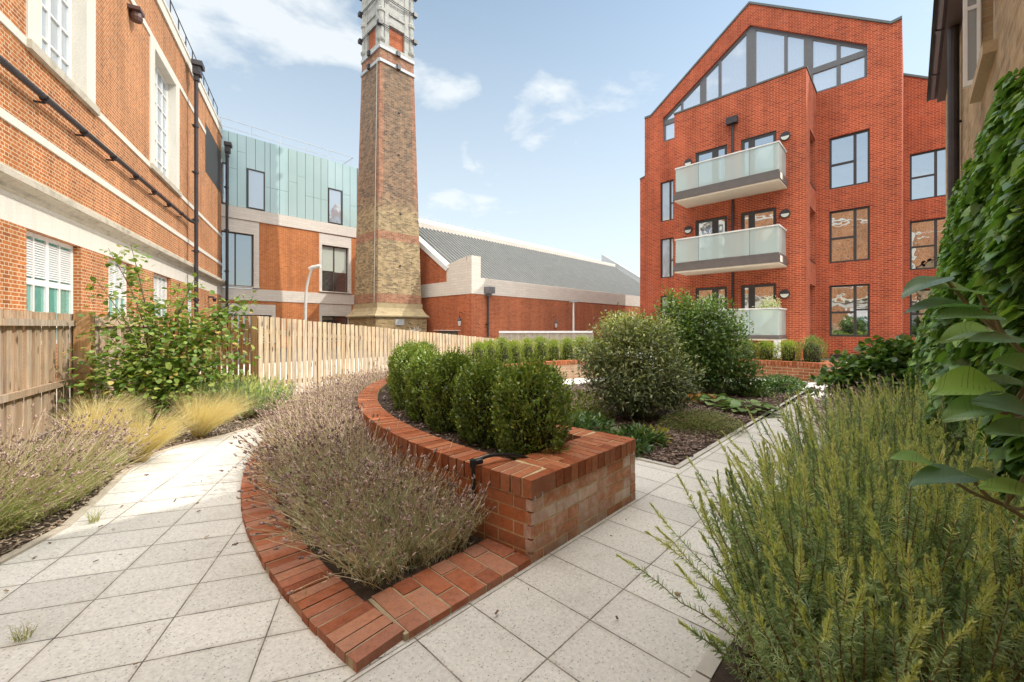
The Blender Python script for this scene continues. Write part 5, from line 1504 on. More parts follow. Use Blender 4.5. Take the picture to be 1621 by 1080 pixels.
for i in range(11):
    a = 148.5 - i * 5.1
    box_bush("sunlit yellow-green box bush " + ["first at the open end of", "second along", "third along", "fourth along", "fifth along", "sixth along", "seventh along", "eighth along", "ninth along", "tenth along", "last along"][i] + " the pale far planter",
             tuple(arc(4.86, a, .39)), .42 + .03 * (i % 3), .56 + .04 * ((i * 7) % 3), 2600, .026, BOX_S, 60 + i, "box bushes in the pale far planter")
for i in range(7):
    a = 41.5 + i * 5.2
    box_bush("rounded box bush " + ["largest, at the bare end of", "second in", "third in", "fourth in", "fifth in", "sixth in", "last in"][i] + " the red planter before the flats",
             tuple(arc(5.5, a, .39)), (.56 if i == 0 else .46), (.64 if i == 0 else .52 + .03 * (i % 2)), 2600, .026, BOX if i in (0, 3) else BOX_S, 90 + i, "box bushes in the red planter")

# ------------------------------------------------------------------ lavender
LAV_L = leaf_mat("lavender_leaf", [(.105, .125, .065), (.16, .18, .105), (.22, .23, .155), (.31, .29, .225)], .25, .6, .2, tint=(1.1, 1.1, .8), gain=2.7)
LAV_S = leaf_mat("lavender_stem", [(.18, .155, .095), (.28, .235, .16), (.35, .295, .225)], .2, .6, .2, tint=(1.1, 1.1, .8), gain=2.4)
LAV_H = leaf_mat("lavender_head", [(.08, .056, .05), (.16, .115, .10), (.25, .185, .16), (.34, .27, .235)], .2, .7, .15, tint=(1, .9, 1), gain=2.4)
def lavender(root, base, lean, hgt, nleaf, heads=1.0, leafm=None, thick=.0028, headlen=.034, spread=.5):
    """base (n,3) foot points, lean (n,3) direction the stem leans"""
    org = np.array(root.location); n = len(base)
    base = base - org
    h = RNG.uniform(.72, 1.12, n) * hgt
    d = norm(lean + np.array([0, 0, 1.0]) + RNG.normal(0, spread * .62, (n, 3)) * np.array([1, 1, .3]))
    t = np.linspace(0, 1, 5)[None, :, None]
    bend = RNG.normal(0, .13, (n, 1, 3)) + lean[:, None, :] * .25
    path = base[:, None, :] + d[:, None, :] * h[:, None, None] * t + bend * h[:, None, None] * t ** 2
    rnd = RNG.random(n)
    mesh_np("stems", [ribbons(path, thick, rnd, taper=False), ribbons(path, thick, rnd, taper=False)], LAV_S, root)
    if heads:
        full = n; n = int(n * heads); path = path[:n]; rnd = rnd[:n]
        tipd = norm(path[:, -1] - path[:, -2]); P = path[:, -1]
        parts = []
        for j in range(3):
            parts.append(stamp(T_SPIKE, P + tipd * headlen * (.30 * j - .5), tipd + RNG.normal(0, .25, (n, 3)), unit(n), headlen * (.7 - .08 * j), headlen * (.40 - .06 * j), np.clip(rnd * .6 + RNG.random(n) * .4, 0, 1)))
        k = n // 2
        q = P[:k] - tipd[:k] * headlen * 1.5; parts.append(stamp(T_SPIKE, q, tipd[:k] + RNG.normal(0, .3, (k, 3)), unit(k), headlen * .4, headlen * .3))
        mesh_np("flower_heads", parts, LAV_H, root)
        n = full
    m_ = nleaf
    idx = RNG.integers(0, n, m_); s = RNG.random(m_) ** .8 * .72
    P = base[idx] + d[idx] * (h[idx] * s)[:, None] + bend[idx, 0] * (h[idx] * s * s)[:, None] + RNG.normal(0, .014, (m_, 3))
    D = norm(d[idx] * .9 + RNG.normal(0, .75, (m_, 3)) + np.array([0, 0, .25]))
    L = RNG.uniform(.022, .052, m_)
    mesh_np("leaves", [stamp(T_NEEDLE, P, D, unit(m_), L, .0042, RNG.random(m_))], leafm or LAV_L, root)
lv = thing("lavender", "mass of faded lavender filling the curved bed below the near planter", "lavender", tuple(arc(5.9, 212)))
n = 8600
dg = RNG.uniform(163, 230.2, n); rr_ = RNG.uniform(5.62, 6.20, n)
lim = 230.6 - 1.3 / np.maximum(.2, 1)  # keeps stems off the straight brick strip
x = CEN.x + rr_ * np.cos(np.radians(dg)); y = CEN.y + rr_ * np.sin(np.radians(dg))
vv = x * B.x + y * B.y
keep = vv > 1.845
x, y, dg, rr_ = x[keep], y[keep], dg[keep], rr_[keep]
clump = .5 + .5 * np.sin(dg * 1.15) * np.sin(rr_ * 9)
radial = np.stack([np.cos(np.radians(dg)), np.sin(np.radians(dg)), 0 * dg], 1)
lean = radial * ((rr_ - 5.82) * 1.3)[:, None]
front = np.clip((dg - 218) / 12, 0, 1)
tang = np.stack([-np.sin(np.radians(dg)), np.cos(np.radians(dg)), 0 * dg], 1)
lean = lean + tang * (front * .30)[:, None] + np.stack([np.sin(dg * 2.1), np.cos(dg * 1.7), 0 * dg], 1) * .16
hh = .42 - .05 * front + .05 * np.sin(dg * .9)
lavender(lv, np.stack([x, y, np.full(len(x), .02)], 1), lean, hh, 95000, heads=.70)

lv2 = thing("lavender", "large lavender bush leaning over the paving at the left below the weathered fence", "lavender", (-3.75, 2.9, 0))
n = 2300; th = RNG.uniform(0, 2 * np.pi, n); r_ = np.sqrt(RNG.random(n))
x = -3.40 + .32 * r_ * np.cos(th) - .10 * r_ * np.sin(th); y = 2.52 + .85 * r_ * np.sin(th)
lean = np.stack([.24 + .36 * r_ * np.cos(th), .12 + .35 * r_ * np.sin(th), 0 * th], 1)
lavender(lv2, np.stack([x, y, np.full(n, .02)], 1), lean, .52, 42000, heads=.40, spread=.5, leafm=leaf_mat('fresh_lavender_leaf', [(.09, .13, .03), (.15, .19, .045), (.22, .24, .08), (.30, .31, .20)], .3, .5, .3))
lv3 = thing("lavender", "thin lavender leaning over the straight path behind the rosemary", "lavender", (3.6, 4.6, 0))
n = 620; th = RNG.uniform(0, 2 * np.pi, n); r_ = np.sqrt(RNG.random(n))
q = np.array([np.array(W(5.55 + .95 * a * math.cos(b), .10 + .34 * a * math.sin(b), .03)) for a, b in zip(r_, th)])
lean = np.array(B)[None] * (.35 + .45 * RNG.random((n, 1))) - np.array(A)[None] * .25 * RNG.random((n, 1))
lavender(lv3, q, lean, .62, 9000, spread=.6)

# ------------------------------------------------------------------ rosemary
ROS = leaf_mat("rosemary_leaf", [(.042, .066, .036), (.075, .104, .055), (.115, .142, .072), (.18, .20, .10)], .30, .40, .5, tint=(1.15, 1.25, .6), gain=4.1)
ROS_T = leaf_mat("rosemary_tip", [(.19, .22, .085), (.27, .295, .125), (.35, .36, .18)], .35, .5, .3, tint=(1.15, 1.2, .6), gain=2.6)
ROS_S = leaf_mat("rosemary_stem", [(.12, .075, .04), (.19, .11, .06), (.22, .15, .09)], .0, .8, .2)
def rosemary(root, base, dirs, length, per, needle=.026, width=.0032, tipfrac=.25, curl=.55):
    org = np.array(root.location); n = len(base); base = base - org
    length = np.asarray(length); d = norm(dirs)
    K = 9; t = np.linspace(0, 1, K)
    up = np.array([0, 0, 1.0])
    # stems start along d and curl upwards
    cu = RNG.uniform(.15, .95, (n, 1, 1)) * curl * 1.4
    dirs_t = d[:, None, :] * (1 - cu * t[None, :, None]) + up * (cu * 1.15 * t[None, :, None]) + RNG.normal(0, .07, (n, K, 3)) + RNG.normal(0, .16, (n, 1, 3)) * t[None, :, None]
    dirs_t = norm(dirs_t)
    seg = length[:, None, None] / (K - 1)
    path = base[:, None, :] + np.concatenate([np.zeros((n, 1, 3)), np.cumsum(dirs_t[:, :-1] * seg, axis=1)], axis=1)
    rnd = RNG.random(n)
    mesh_np("stems", [ribbons(path, .0085, rnd), ribbons(path, .0085, rnd)], ROS_S, root)
    parts, tips = [], []
    s = 1 - RNG.random((n, per)) ** 1.25 * .80
    s[:, :per // 5] = RNG.uniform(.80, 1.0, (n, per // 5))
    f = s * (K - 1); i0 = np.clip(f.astype(int), 0, K - 2); fr = f - i0
    ii = np.arange(n)[:, None]
    P = path[ii, i0] * (1 - fr)[..., None] + path[ii, i0 + 1] * fr[..., None]
    T = dirs_t[ii, i0]
    a = RNG.normal(size=(n, per, 3)); side = norm(np.cross(T, a))
    young = np.clip((s - .80) / .20, 0, 1)
    D = norm(T * (.55 + 1.1 * young)[..., None] + side * (1.0 - .45 * young)[..., None])
    L = needle * RNG.uniform(.75, 1.2, (n, per)) * (1 - .50 * young)
    rn = np.clip(.45 * RNG.random((n, per)) + .55 * rnd[:, None], 0, 1)
    yy = s > 1 - tipfrac * rnd[:, None]
    fl = lambda q, m_: q[m_]
    for mask, lst in ((~yy, parts), (yy, tips)):
        lst.append(stamp(T_NEEDLE, fl(P, mask), fl(D, mask), unit(int(mask.sum())), fl(L, mask), width, fl(rn, mask)))
    mesh_np("needles", parts, ROS, root)
    mesh_np("young_needles", tips, ROS_T, root)
def ros_bush(label, cx, cy, rx, ry, n, hgt, per, rot=0, lean=(0, 0), name="rosemary", needle=.026, width=.0040, zb=.03, inner=True):
    t = thing(name, label, "rosemary", (cx, cy, 0))
    th = RNG.uniform(0, 2 * np.pi, n); r_ = np.sqrt(RNG.random(n))
    ex = r_ * np.cos(th) * rx * .62; ey = r_ * np.sin(th) * ry * .62
    c, s_ = math.cos(rot), math.sin(rot)
    base = np.stack([cx + c * ex - s_ * ey, cy + s_ * ex + c * ey, np.full(n, zb)], 1)
    out = np.stack([c * np.cos(th) * rx - s_ * np.sin(th) * ry, s_ * np.cos(th) * rx + c * np.sin(th) * ry, 0 * th], 1) / max(rx, ry)
    tilt = r_[:, None] * .95
    d = out * tilt * RNG.uniform(.40, .85, (n, 1)) + np.array([lean[0], lean[1], 0]) * .3 + np.array([0, 0, 1.0]) * (1.2 - .42 * r_)[:, None] + RNG.normal(0, .22, (n, 3))
    L = hgt * RNG.uniform(.40, 1.08, n) * (1.0 - .12 * r_)
    rosemary(t, base, d, L, per, needle, width)
    return t
# the big one beside the path: two plants grown together at the front of the bed, one further on
ros_bush("big sprawling rosemary spilling over the kerb at the near right", 1.43, 1.62, 1.0, .52, 820, .80, 215, TH, (-.3, .25))
ros_bush("tall rosemary with pale upright tips behind the sprawling one", 2.35, 2.55, .95, .60, 540, .92, 190, TH, (-.2, .2))
ros_bush("rosemary growing against the ivy at the right edge", 3.05, 3.1, 1.0, .42, 400, .98, 170, TH, (-.1, .1))
ros_bush("rosemary filling the very corner at the lower right", 2.05, 1.55, .62, .42, 260, .72, 150, TH, (-.1, .1))
ros_bush("low bright green rosemary at the foot of the picket fence corner", -3.95, 6.0, .80, .50, 420, .62, 130, .2, (.5, -.1), needle=.034, width=.006)

# ------------------------------------------------------------------ feather grass
FG = leaf_mat("feather_grass", [(.38, .30, .12), (.43, .36, .18), (.45, .40, .23), (.47, .43, .29)], .35, .6, .2, tint=(1.1, 1.05, .75))
FG_G = leaf_mat("feather_grass_base", [(.27, .27, .04), (.34, .31, .06), (.38, .32, .09)], .3, .6, .2)
def grass_tuft(label, x, y, h, n, lean, name="feather_grass", green=.3, spread=1.0, cat="grass", mats=(None, None), w=.0035):
    t = thing(name, label, cat, (x, y, 0))
    th = RNG.uniform(0, 2 * np.pi, n); r0 = np.sqrt(RNG.random(n)) * .05 * spread
    base = np.stack([r0 * np.cos(th), r0 * np.sin(th), np.full(n, .01)], 1)
    L = h * RNG.uniform(.6, 1.25, n)
    d = np.stack([np.cos(th), np.sin(th), 0 * th], 1) * RNG.uniform(.05, .55, (n, 1)) * spread + np.array([lean[0], lean[1], 0]) * RNG.uniform(.1, .5, (n, 1)) + np.array([0, 0, 1.0])
    d = norm(d); K = 8; tt = np.linspace(0, 1, K)
    droop = (np.array([lean[0], lean[1], -.35])[None] * RNG.uniform(.3, 1.1, (n, 1)) + np.stack([np.cos(th), np.sin(th), 0 * th], 1) * .25)
    path = base[:, None] + d[:, None] * (L[:, None] * tt)[..., None] + droop[:, None] * (L[:, None] * tt ** 2.1)[..., None] * .62
    path += np.cumsum(RNG.normal(0, .006, path.shape), axis=1) * tt[None, :, None]
    path[..., 2] = np.maximum(path[..., 2], .008)
    g = int(n * green)
    V = ribbons(path, w, RNG.random(n)); mesh_np("blades", [V], mats[0] or FG, t)
    if g:
        pg = base[:g, None] * .8 + d[:g, None] * (L[:g, None] * tt * .62)[..., None] + droop[:g, None] * (L[:g, None] * tt ** 2)[..., None] * .18
        mesh_np("green_blades", [ribbons(pg, w * 1.2, RNG.random(g))], mats[1] or FG_G, t)
grass_tuft("golden feather grass tuft with a bright yellow-green foot beside the paving", -3.58, 3.98, .50, 1600, (.48, -.04), green=.7, spread=.95)
grass_tuft("golden feather grass tuft sweeping out over the path below the hazel", -3.66, 4.85, .54, 1900, (.70, -.10), green=.45, spread=1.0)
grass_tuft("pale feather grass tuft in front of the fence post", -4.95, 5.0, .50, 1100, (.35, -.05), green=.2, spread=1.1)
grass_tuft("pale feather grass tuft behind the left lavender", -4.50, 4.45, .55, 1200, (.35, -.05), green=.25, spread=1.2)
grass_tuft("wispy feather grass tuft against the fence under the hazel", -4.3, 5.55, .52, 600, (.5, 0), green=.1, spread=1.2)
WEED = leaf_mat("weed_blade", [(.12, .14, .04), (.20, .21, .07), (.32, .28, .14)], .3)
for lab, x, y, h in (("small weed tuft sprouting from a paving joint by the left lavender", -2.78, 2.75, .10), ("tiny weed tuft in the paving at the lower left corner", -2.03, 1.72, .055), ("tiny weed tuft in the joint beside the brick edging", -.98, 1.93, .05)):
    grass_tuft(lab, x, y, h, 46, (.1, 0), name="weed_tuft", green=0, spread=.5, cat="weed", mats=(WEED, WEED), w=.003)

# ------------------------------------------------------------------ leafy shrubs
def shrub(label, name, loc, blobs, nleaf, tpl, leaf, wid, mat, stems, stem_mat=TWIG, up=.55, droop=.0, cat="shrub", jitter=.06, hollow=1.6, stem_r=.012, rnd_h=.25, group=None):
    """blobs: (x, y, z, rx, ry, rz) in local space; leaves fill their outer shells; stems run from the foot to each blob"""
    t = thing(name, label, cat, loc, 0, group)
    vol = np.array([b[3] * b[4] + b[3] * b[5] + b[4] * b[5] for b in blobs]); cnt = (vol / vol.sum() * nleaf).astype(int)
    P, N = [], []
    for b, c in zip(blobs, cnt):
        u_ = unit(c); r_ = (1 - RNG.random((c, 1)) ** hollow * .75)
        lump = 1 + .16 * np.sin(u_[:, :1] * 7 + b[0] * 9) * np.sin(u_[:, 1:2] * 6 + b[2] * 7) + .10 * np.sin(u_[:, 2:3] * 11)
        P.append(np.array(b[:3]) + u_ * r_ * lump * np.array(b[3:6])); N.append(u_)
    P = np.concatenate(P); N = np.concatenate(N); n = len(P)
    P = P + RNG.normal(0, jitter, (n, 3)) * .6
    k = P[:, 2] > .02; P, N = P[k], N[k]; n = len(P)
    D = norm(N * .8 + RNG.normal(0, .6, (n, 3)) + np.array([0, 0, .15 - droop]))
    Nn = norm(N * .45 + np.array([0, 0, up + .4]) + RNG.normal(0, .42, (n, 3)))
    L = leaf * RNG.uniform(.65, 1.2, n)
    zmax = P[:, 2].max()
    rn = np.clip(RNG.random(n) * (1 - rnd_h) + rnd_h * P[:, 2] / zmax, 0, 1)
    mesh_np("foliage", [stamp(tpl, P, D, Nn, L, L * wid, rn)], mat, t)
    m = MB()
    for b in blobs:
        for q in range(stems):
            e = Vector(b[:3]) + Vector((random.uniform(-.6, .6) * b[3], random.uniform(-.6, .6) * b[4], random.uniform(-.2, .8) * b[5]))
            f0 = Vector((random.uniform(-.06, .06), random.uniform(-.06, .06), 0)); mid = f0.lerp(e, .5) + Vector((random.uniform(-.08, .08), random.uniform(-.08, .08), .06))
            m.tube(smooth_path([f0, mid, e], 4), stem_r, 5, r1=stem_r * .3)
    m.build("branches", stem_mat, t)
    return t
HAZ = leaf_mat("hazel_leaf", [(.045, .085, .016), (.08, .13, .024), (.125, .17, .035), (.20, .21, .06), (.28, .17, .06)], .32, .4, .4, pos=[0, .4, .78, .95, 1], gain=2.1)
rs = random.Random(4)
# hazel: arching branches with leaves set along them
def hazel():
    t = thing("hazel_shrub", "tall hazel shrub with arching leafy branches against the left fence", "shrub", (-5.05, 6.05, 0))
    ends = [(-.86, -.22, 2.42), (-.62, -.1, 2.5), (-.75, .1, 2.1), (-.95, -.3, 1.95), (-.1, .2, 1.95), (.35, .0, 2.0), (.25, -.2, 1.75), (.70, .2, 1.62), (1.02, .15, 1.80), (1.28, .1, 1.75), (1.05, -.2, 1.35), (1.22, -.15, .98), (.72, -.35, 1.2), (.95, -.35, .70), (-.9, -.4, .92), (-1.05, -.45, .7),
            (-.55, -.5, 1.2), (-.3, -.55, 1.0), (.1, -.6, 1.1), (.4, -.6, .85), (-.6, -.6, .6), (.0, -.65, .6), (.6, -.5, .55), (-.3, -.2, 1.5), (.1, -.2, 1.45), (.5, -.15, 1.35), (-.7, -.3, 1.5), (-.2, -.6, .4), (.35, -.6, .35), (.85, -.4, .4), (-.45, .1, 1.7), (.8, 0, 1.5), (-.8, -.5, .38), (.25, -.45, .62), (-.1, -.4, .85), (.65, -.3, .9), (-.55, -.35, .95)]
    m = MB(); P, D, N, S = [], [], [], []
    for e in ends:
        e = Vector((e[0] * .86 + .10, e[1], e[2])); f0 = Vector((rs.uniform(-.1, .1), rs.uniform(-.08, .08), 0))
        mid = Vector((e.x * .45 + rs.uniform(-.08, .08), e.y * .4, e.z * .62)); path = smooth_path([f0, mid, e], 8)
        m.tube(path, .013, 5, r1=.003)
        nl = 190 if e.z < 1.7 else 85
        for q in range(nl):
            s = 1 - rs.random() ** .9 * (.55 if e.z > 1.7 else .75); i = min(int(s * (len(path) - 1)), len(path) - 2); p = path[i].lerp(path[i + 1], s * (len(path) - 1) - i)
            sp_ = .05 + .15 * (1 - s) + (.10 if e.z < 1.6 else 0)
            off = Vector((rs.gauss(0, 1), rs.gauss(0, 1), rs.gauss(0, .7))) * sp_
            P.append(tuple(p + off)); dd_ = (off.normalized() + Vector((0, 0, -.15)) + Vector((rs.gauss(0, .4), rs.gauss(0, .4), rs.gauss(0, .2)))); D.append(tuple(dd_)); N.append((rs.gauss(0, .35), rs.gauss(0, .35) - .15, 1)); S.append(rs.uniform(.045, .085))
    m.build("branches", plain("hazel_bark", (.16, .11, .075), .8, .2, 20), t)
    S = np.array(S); mesh_np("foliage", [stamp(T_ROUND, np.array(P), np.array(D), np.array(N), S, S * .82)], HAZ, t)
hazel()
DRK = leaf_mat("dark_shrub_leaf", [(.022, .032, .014), (.045, .058, .026), (.085, .095, .045), (.15, .165, .05), (.21, .23, .06)], .22, .28, .55, pos=[0, .32, .60, .82, 1], gain=2.9)
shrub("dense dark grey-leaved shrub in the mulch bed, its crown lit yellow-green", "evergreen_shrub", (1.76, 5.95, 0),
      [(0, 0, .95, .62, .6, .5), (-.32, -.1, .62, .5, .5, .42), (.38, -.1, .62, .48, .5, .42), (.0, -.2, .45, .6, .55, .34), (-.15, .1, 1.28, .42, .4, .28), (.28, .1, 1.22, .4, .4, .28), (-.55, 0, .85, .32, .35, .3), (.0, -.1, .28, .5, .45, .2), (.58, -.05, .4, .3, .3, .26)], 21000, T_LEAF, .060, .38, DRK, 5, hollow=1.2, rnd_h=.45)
GRN = leaf_mat("green_shrub_leaf", [(.022, .046, .012), (.045, .083, .018), (.078, .122, .028), (.135, .175, .045)], .28, .38, .45)
shrub("bushy mid green shrub behind the dark one, with long pale shoots at the top", "green_shrub", (3.52, 8.05, 0),
      [(0, 0, 1.2, .66, .66, .46), (.42, -.1, .9, .62, .6, .5), (-.4, -.05, 1.0, .55, .55, .5), (.25, 0, 1.62, .5, .5, .3), (-.3, .1, 1.6, .42, .42, .3), (.5, -.2, .5, .6, .5, .36), (-.2, -.2, .55, .6, .5, .4), (.72, 0, 1.3, .34, .34, .36), (-.42, .1, 1.85, .10, .10, .22), (-.12, .1, 1.88, .08, .08, .2), (.9, -.25, .42, .32, .3, .3)], 15000, T_LEAF, .075, .48, GRN, 5, hollow=1.3, rnd_h=.4)
VIB = leaf_mat("viburnum_leaf", [(.018, .042, .012), (.038, .075, .018), (.07, .125, .024), (.13, .17, .035), (.20, .17, .06)], .28, .34, .5, pos=[0, .35, .7, .92, 1])
shrub("broad shrub with rounded dark leaves below the set-back wing of the flats", "broadleaf_shrub", (6.55, 6.95, 0),
      [(0, 0, .62, .75, .6, .42), (-.55, .1, .5, .55, .5, .36), (.55, .0, .62, .6, .5, .4), (-.15, 0, .88, .5, .45, .22), (.4, 0, .88, .5, .45, .18), (-.9, .15, .34, .38, .35, .26), (.95, 0, .7, .5, .45, .34), (1.4, .1, .6, .5, .4, .4)], 5200, T_ROUND, .105, .80, VIB, 6, up=.7, stem_r=.016, hollow=1.2)
LOW = leaf_mat("low_green_leaf", [(.05, .085, .02), (.09, .135, .03), (.15, .18, .05), (.22, .21, .08)], .3, .5, .3)
def low_plant(label, name, loc, rx, ry, h, n, leaf, wid, tpl, mat, flat=.5):
    t = thing(name, label, "plant", loc)
    u_ = unit(n); u_[:, 2] = np.abs(u_[:, 2]); r_ = RNG.random((n, 1)) ** .45
    P = u_ * r_ * np.array([rx, ry, h]); P[:, 2] += .012
    D = norm(u_ * np.array([1, 1, .7]) + RNG.normal(0, .45, (n, 3)) + np.array([0, 0, .25])); N = norm(np.array([0, 0, 1.0]) + RNG.normal(0, flat, (n, 3)))
    L = leaf * RNG.uniform(.6, 1.2, n); mesh_np("foliage", [stamp(tpl, P, D, N, L, L * wid)], mat, t)
    m = MB()
    for q in range(14):
        a = random.uniform(0, 6.28); m.tube([(0, 0, 0), (math.cos(a) * rx * .4, math.sin(a) * ry * .4, h * .5), (math.cos(a) * rx * .7, math.sin(a) * ry * .7, h * .6)], .005, 4)
    m.build("stems", TWIG, t)
    return t
low_plant("low spreading yellow-green shrublet in the mulch near the path edge", "groundcover_plant", (2.38, 5.22, .012), .55, .40, .24, 6500, .026, .34, T_NEEDLE if False else T_DIAMOND, leaf_mat("shrublet_leaf", [(.05, .075, .025), (.085, .12, .04), (.14, .17, .055), (.22, .16, .08)], .3))
EPI = leaf_mat("hellebore_leaf", [(.016, .040, .012), (.034, .070, .020), (.06, .105, .03), (.095, .14, .04)], .22, .35, .45)
for lab, x, y, rx, ry, h, n in (("low dark green leafy plant just behind the planter's inner corner", .85, 4.95, .42, .32, .22, 620), ("low dark green leafy plant between the planter and the dark shrub's foot", 1.40, 4.60, .30, .26, .16, 420),
                               ("small dark leafy plant by the paved gap at the mulch corner", 1.22, 4.28, .20, .16, .12, 200), ("dark leafy perennial halfway along the mulch bed edge", 4.5, 7.9, .42, .36, .30, 700),
                               ("dark leafy perennial near the far end of the mulch bed edge", 5.35, 8.3, .48, .42, .32, 800), ("bushy perennial under the green shrub", 4.0, 8.35, .40, .35, .36, 620), ("low leafy clump at the far corner of the mulch bed", 5.75, 8.75, .45, .35, .24, 520)):
    low_plant(lab, "leafy_perennial", (x, y, .012), rx, ry, h, n, .085, .42, T_LEAF, EPI if y < 7 or x > 5 else GRN)
low_plant("yellowing seedling clump in the bark mulch before the shrublet", "leafy_perennial", (1.62, 4.66, .012), .18, .16, .16, 130, .06, .5, T_LEAF, leaf_mat("yellowing_leaf", [(.14, .16, .03), (.22, .20, .05), (.28, .20, .06)], .35))
low_plant("olive green low plants between the box hedge and the dark shrub", "leafy_perennial", (.92, 5.7, .012), .50, .45, .42, 1500, .055, .42, T_LEAF, leaf_mat("olive_leaf", [(.06, .085, .02), (.11, .14, .03), (.18, .20, .05)], .32))
low_plant("orange-leaved low plant at the foot of the green shrub", "leafy_perennial", (3.25, 7.15, .012), .38, .22, .12, 420, .06, .45, T_LEAF, leaf_mat("orange_leaf", [(.26, .10, .03), (.38, .17, .05), (.24, .18, .06)], .35))
BER = leaf_mat("bergenia_leaf", [(.055, .10, .03), (.09, .145, .05), (.13, .18, .075)], .2, .3, .5)
def bergenia(label, x, y, n, rad):
    t = thing("bergenia", label, "plant", (x, y, .012)); P, D, N = [], [], []
    for i in range(n):
        a = 2.4 * i; r_ = rad * math.sqrt((i + .5) / n); P.append((r_ * .75 * math.cos(a), r_ * .75 * math.sin(a), .05 + .10 * (1 - r_ / rad) + random.uniform(0, .03))); D.append((math.cos(a), math.sin(a), .1)); N.append((random.gauss(0, .2), random.gauss(0, .2), 1))
    L = RNG.uniform(.13, .21, n); mesh_np("leaves", [stamp(T_ROUND, np.array(P), np.array(D), np.array(N), L, L * .85)], BER, t)
    m = MB()
    for p in P: m.tube([(0, 0, 0), (p[0] * .6, p[1] * .6, p[2] * .7), p], .006, 4)
    m.build("stalks", TWIG, t)
bergenia("clump of big rounded pale green leaves lying on the mulch by the path", 3.62, 6.35, 34, .46)
bergenia("smaller clump of big rounded leaves behind the first on the mulch", 3.42, 6.95, 22, .34)

# big-leaved branch hanging in from the right, close by
BIG = leaf_mat("big_leaf", [(.045, .085, .055), (.062, .105, .068), (.085, .14, .06), (.13, .21, .04)], .34, .34, .6, tint=(1.2, 1.5, .5), tip=((.12, .20, .085), .72, 1.25), gain=2.5)
def ribbed_leaf(P, D, N, L, Wd, seed):
    """large leaf with raised ribs between the side veins, wavy rim and a drooping tip"""
    D = Vector(D).normalized(); S = Vector(N).cross(D).normalized(); Nn = D.cross(S); P = Vector(P); rg = random.Random(seed)
    nu, nv = 22, 12; V, F, U = [], [], []
    ph = rg.uniform(0, 6); bend = rg.uniform(.12, .3)
    for i in range(nu + 1):
        s = i / nu; wd = Wd * .5 * (math.sin(math.pi * min(1, s ** .62 * .97 + .02)) ** .75) * (1 + .05 * math.sin(9 * s + ph))
        for j in range(nv + 1):
            q = 2 * j / nv - 1
            vein = .5 + .5 * math.cos((s * 10 - abs(q) * 3.4) * 2 * math.pi)
            z = -.05 * L * abs(q) * 0 + .22 * wd * abs(q) ** 1.5 - bend * L * s ** 2 + .011 * L * vein * (1 - abs(q) * .4) * min(1, 4 * abs(q) + .1) + .03 * L * math.sin(6 * s + ph + 2 * q) * abs(q)
            p = P + D * (L * s) + S * (wd * q) + Nn * z; V.append(tuple(p)); U.append(((seed * .37) % 1 * .95, 1 - vein))
    for i in range(nu):
        for j in range(nv):
            a = i * (nv + 1) + j; F.append((a, a + 1, a + nv + 2, a + nv + 1))
    return np.array(V), np.array(F), np.array(U)
def big_branch():
    t = thing("large_leaved_shrub", "shrub with large ribbed grey-green leaves reaching in from the right, close to the camera", "shrub", (1.78, 1.0, 0)); org = np.array(t.location)
    lv_ = []   # px, py (tip/base direction given as two image points), distance -> worked out once as real positions
    def pt(px, py, y): return np.array([(px - 810.5) / 655 * y, y, 1.3 + (519 - py) / 655 * y])
    spec = [((1496, 440), (1434, 452), 1.12, .40, (0, -.22, 1)), ((1550, 466), (1484, 436), 1.12, .62, (-.1, -.42, .9)), ((1556, 488), (1447, 470), 1.10, .30, (0, -.18, 1)), ((1575, 500), (1494, 494), 1.05, .40, (0, -.45, 1)), ((1562, 520), (1500, 524), 1.15, .40, (.1, -.4, 1)),
            ((1645, 548), (1558, 516), 1.0, .36, (.1, -.3, 1)), ((1660, 596), (1592, 566), .98, .55, (0, -.7, .7)), ((1572, 604), (1496, 606), 1.02, .62, (0, -.62, .8)), ((1630, 612), (1550, 594), 1.05, .30, (0, -.25, 1)), ((1575, 640), (1502, 651), 1.0, .42, (.0, -.42, 1)), ((1630, 655), (1562, 626), .96, .6, (0, -.6, .8)), ((1655, 690), (1580, 668), .95, .5, (0, -.45, 1)),
            ((1478, 736), (1425, 714), 1.10, .45, (0, -.28, 1)), ((1535, 752), (1452, 749), 1.05, .25, (0, -.2, 1)), ((1600, 768), (1538, 746), 1.0, .40, (0, -.4, 1)), ((1650, 792), (1570, 758), .95, .36, (0, -.35, 1))]
    parts = []; m = MB()
    for i, (b_, e_, y, wr, nn) in enumerate(spec):
        p0 = pt(*b_, y) - org; p1 = pt(*e_, y * .985) - org; d = p1 - p0; L = float(np.linalg.norm(d)) * 1.06
        parts.append(ribbed_leaf(p0, d, nn, L, L * (.40 + .42 * wr), i + 1))
        mid = Vector(p0) + Vector((.05, .05, -.06)); j = Vector(pt(1600 if b_[1] < 680 else 1590, (540 if b_[1] < 545 else 650) if b_[1] < 680 else 800, 1.05) - org)
        m.tube(smooth_path([p0, Vector(p0).lerp(j, .5) + Vector((0, 0, -.015)), j], 5), .0045, 6)
    mesh_np("leaves", parts, BIG, t, smooth=True)
    for q in ((1600, 540), (1600, 650), (1590, 800)):
        j = Vector(pt(*q, 1.05) - org); m.tube(smooth_path([Vector((.05, .05, 0)), Vector((.06, .03, .5 * j.z)), j], 6), .009, 7, r1=.005)
    m.build("branches", plain("shrub_stem", (.20, .17, .08), .7, .2, 20), t)
big_branch()

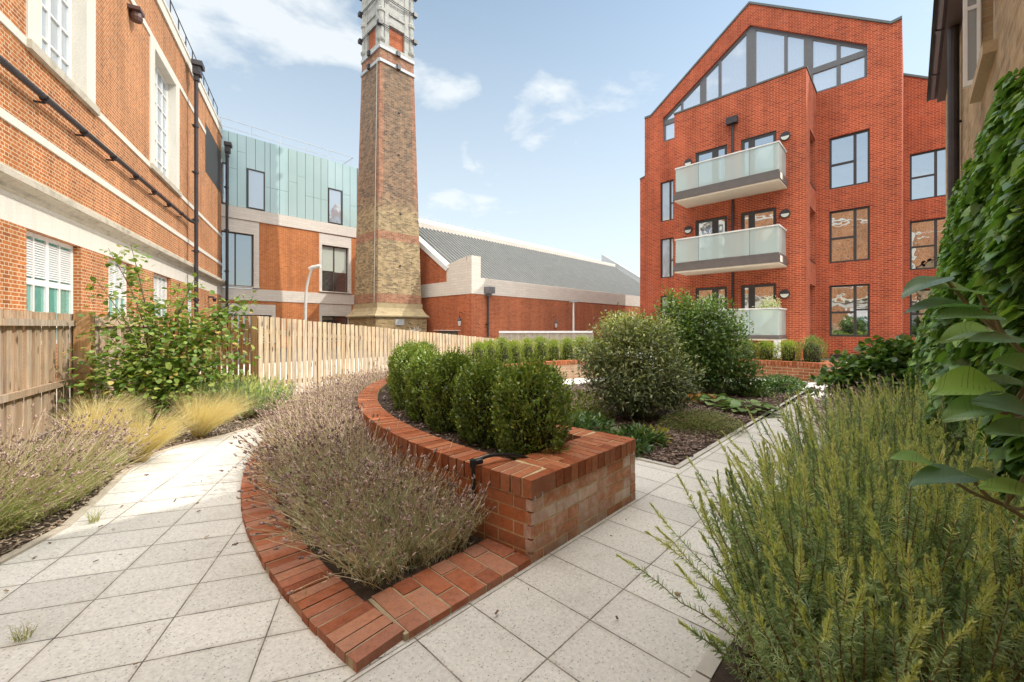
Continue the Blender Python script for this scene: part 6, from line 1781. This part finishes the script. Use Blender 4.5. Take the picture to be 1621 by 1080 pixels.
# plant in a pot on the lowest balcony
t = shrub("pale variegated shrub in a pot on the lowest balcony", "potted_plant", tuple(W(19.3, 4.15, 1.0)), [(0, 0, 1.15, .42, .34, .28), (.2, .1, 1.3, .3, .3, .25), (-.2, 0, 1.0, .3, .3, .2)], 800, T_LEAF, .10, .4, leaf_mat("variegated_leaf", [(.30, .32, .22), (.45, .45, .34), (.20, .25, .12)], .3), 4)
m = MB(); m.lathe((0, 0, 0), [(0, .0), (.17, .0), (.22, .42), (.24, .42), (.24, .5), (.2, .5), (.19, .44), (0, .44)], 14); m.build("pot", plain("pot_clay", (.30, .17, .11), .8), t)

# ------------------------------------------------------------------ bark mulch and dead stalks: nobody could count these
BARK = leaf_mat("bark_chip", [(.03, .020, .016), (.065, .044, .034), (.12, .085, .07), (.20, .155, .13)], 0, .9, .2)
def scatter(name, pts, size, mat, z=.016):
    n = len(pts); P = np.c_[pts, np.full(n, z) + RNG.uniform(0, .012, n)]
    D = np.c_[RNG.normal(size=(n, 2)), RNG.normal(0, .18, n)]; N = np.c_[RNG.normal(0, .25, (n, 2)), np.ones(n)]
    L = size * RNG.uniform(.4, 1.3, n); tag(mesh_np(name, [stamp(T_CHIP, P, D, N, L, L * RNG.uniform(.25, .6, n))], mat), kind='stuff')
pts = []
while len(pts) < 18000:
    u, v = random.uniform(3.86, 10.8), random.uniform(1.60, 7.6); p = W(u, v); r_ = (p - CEN).length
    if r_ < (3.32 if p.y > 6.5 else 4.27) and random.random() < (1.0 if v < 3 else .45) * (1 if u < 7 else .5): pts.append((p.x, p.y))
scatter("bark_mulch", np.array(pts), .042, BARK)
pts = []
be = np.array(bed_edge)
while len(pts) < 5200:
    y = random.uniform(1.4, 6.6); xe = np.interp(y, be[:, 1], be[:, 0]); x = xe - .05 - random.random() ** 1.5 * 1.2; pts.append((x, y))
scatter("bark_mulch", np.array(pts), .024, leaf_mat("pale_chip", [(.10, .075, .055), (.19, .145, .105), (.28, .23, .17)], 0, .9, .2))
pts = [(p.x, p.y) for p in (W(random.uniform(-.5, 9), random.uniform(-.6, .50)) for _ in range(2600))]
scatter("bark_mulch", np.array(pts), .045, BARK, .034)
pts = [(p.x, p.y) for p in (arc(random.uniform(4.55, 5.25), random.uniform(165, 234)) for _ in range(2600))]
scatter("bark_mulch", np.array(pts), .035, BARK, .392)
# bits fallen on the paving
pts = [(random.gauss(-1.6, .5), random.gauss(2.6, .5)) for _ in range(30)] + [(random.uniform(-3, -1.9), random.uniform(2, 4.5)) for _ in range(26)] + [tuple(W(random.uniform(1, 3.6), random.uniform(.7, 1.45)).xy) for _ in range(10)]
scatter("leaf_litter", np.array(pts), .022, leaf_mat("litter", [(.06, .04, .03), (.14, .09, .05), (.22, .16, .08)], 0, .9, .2), .006)
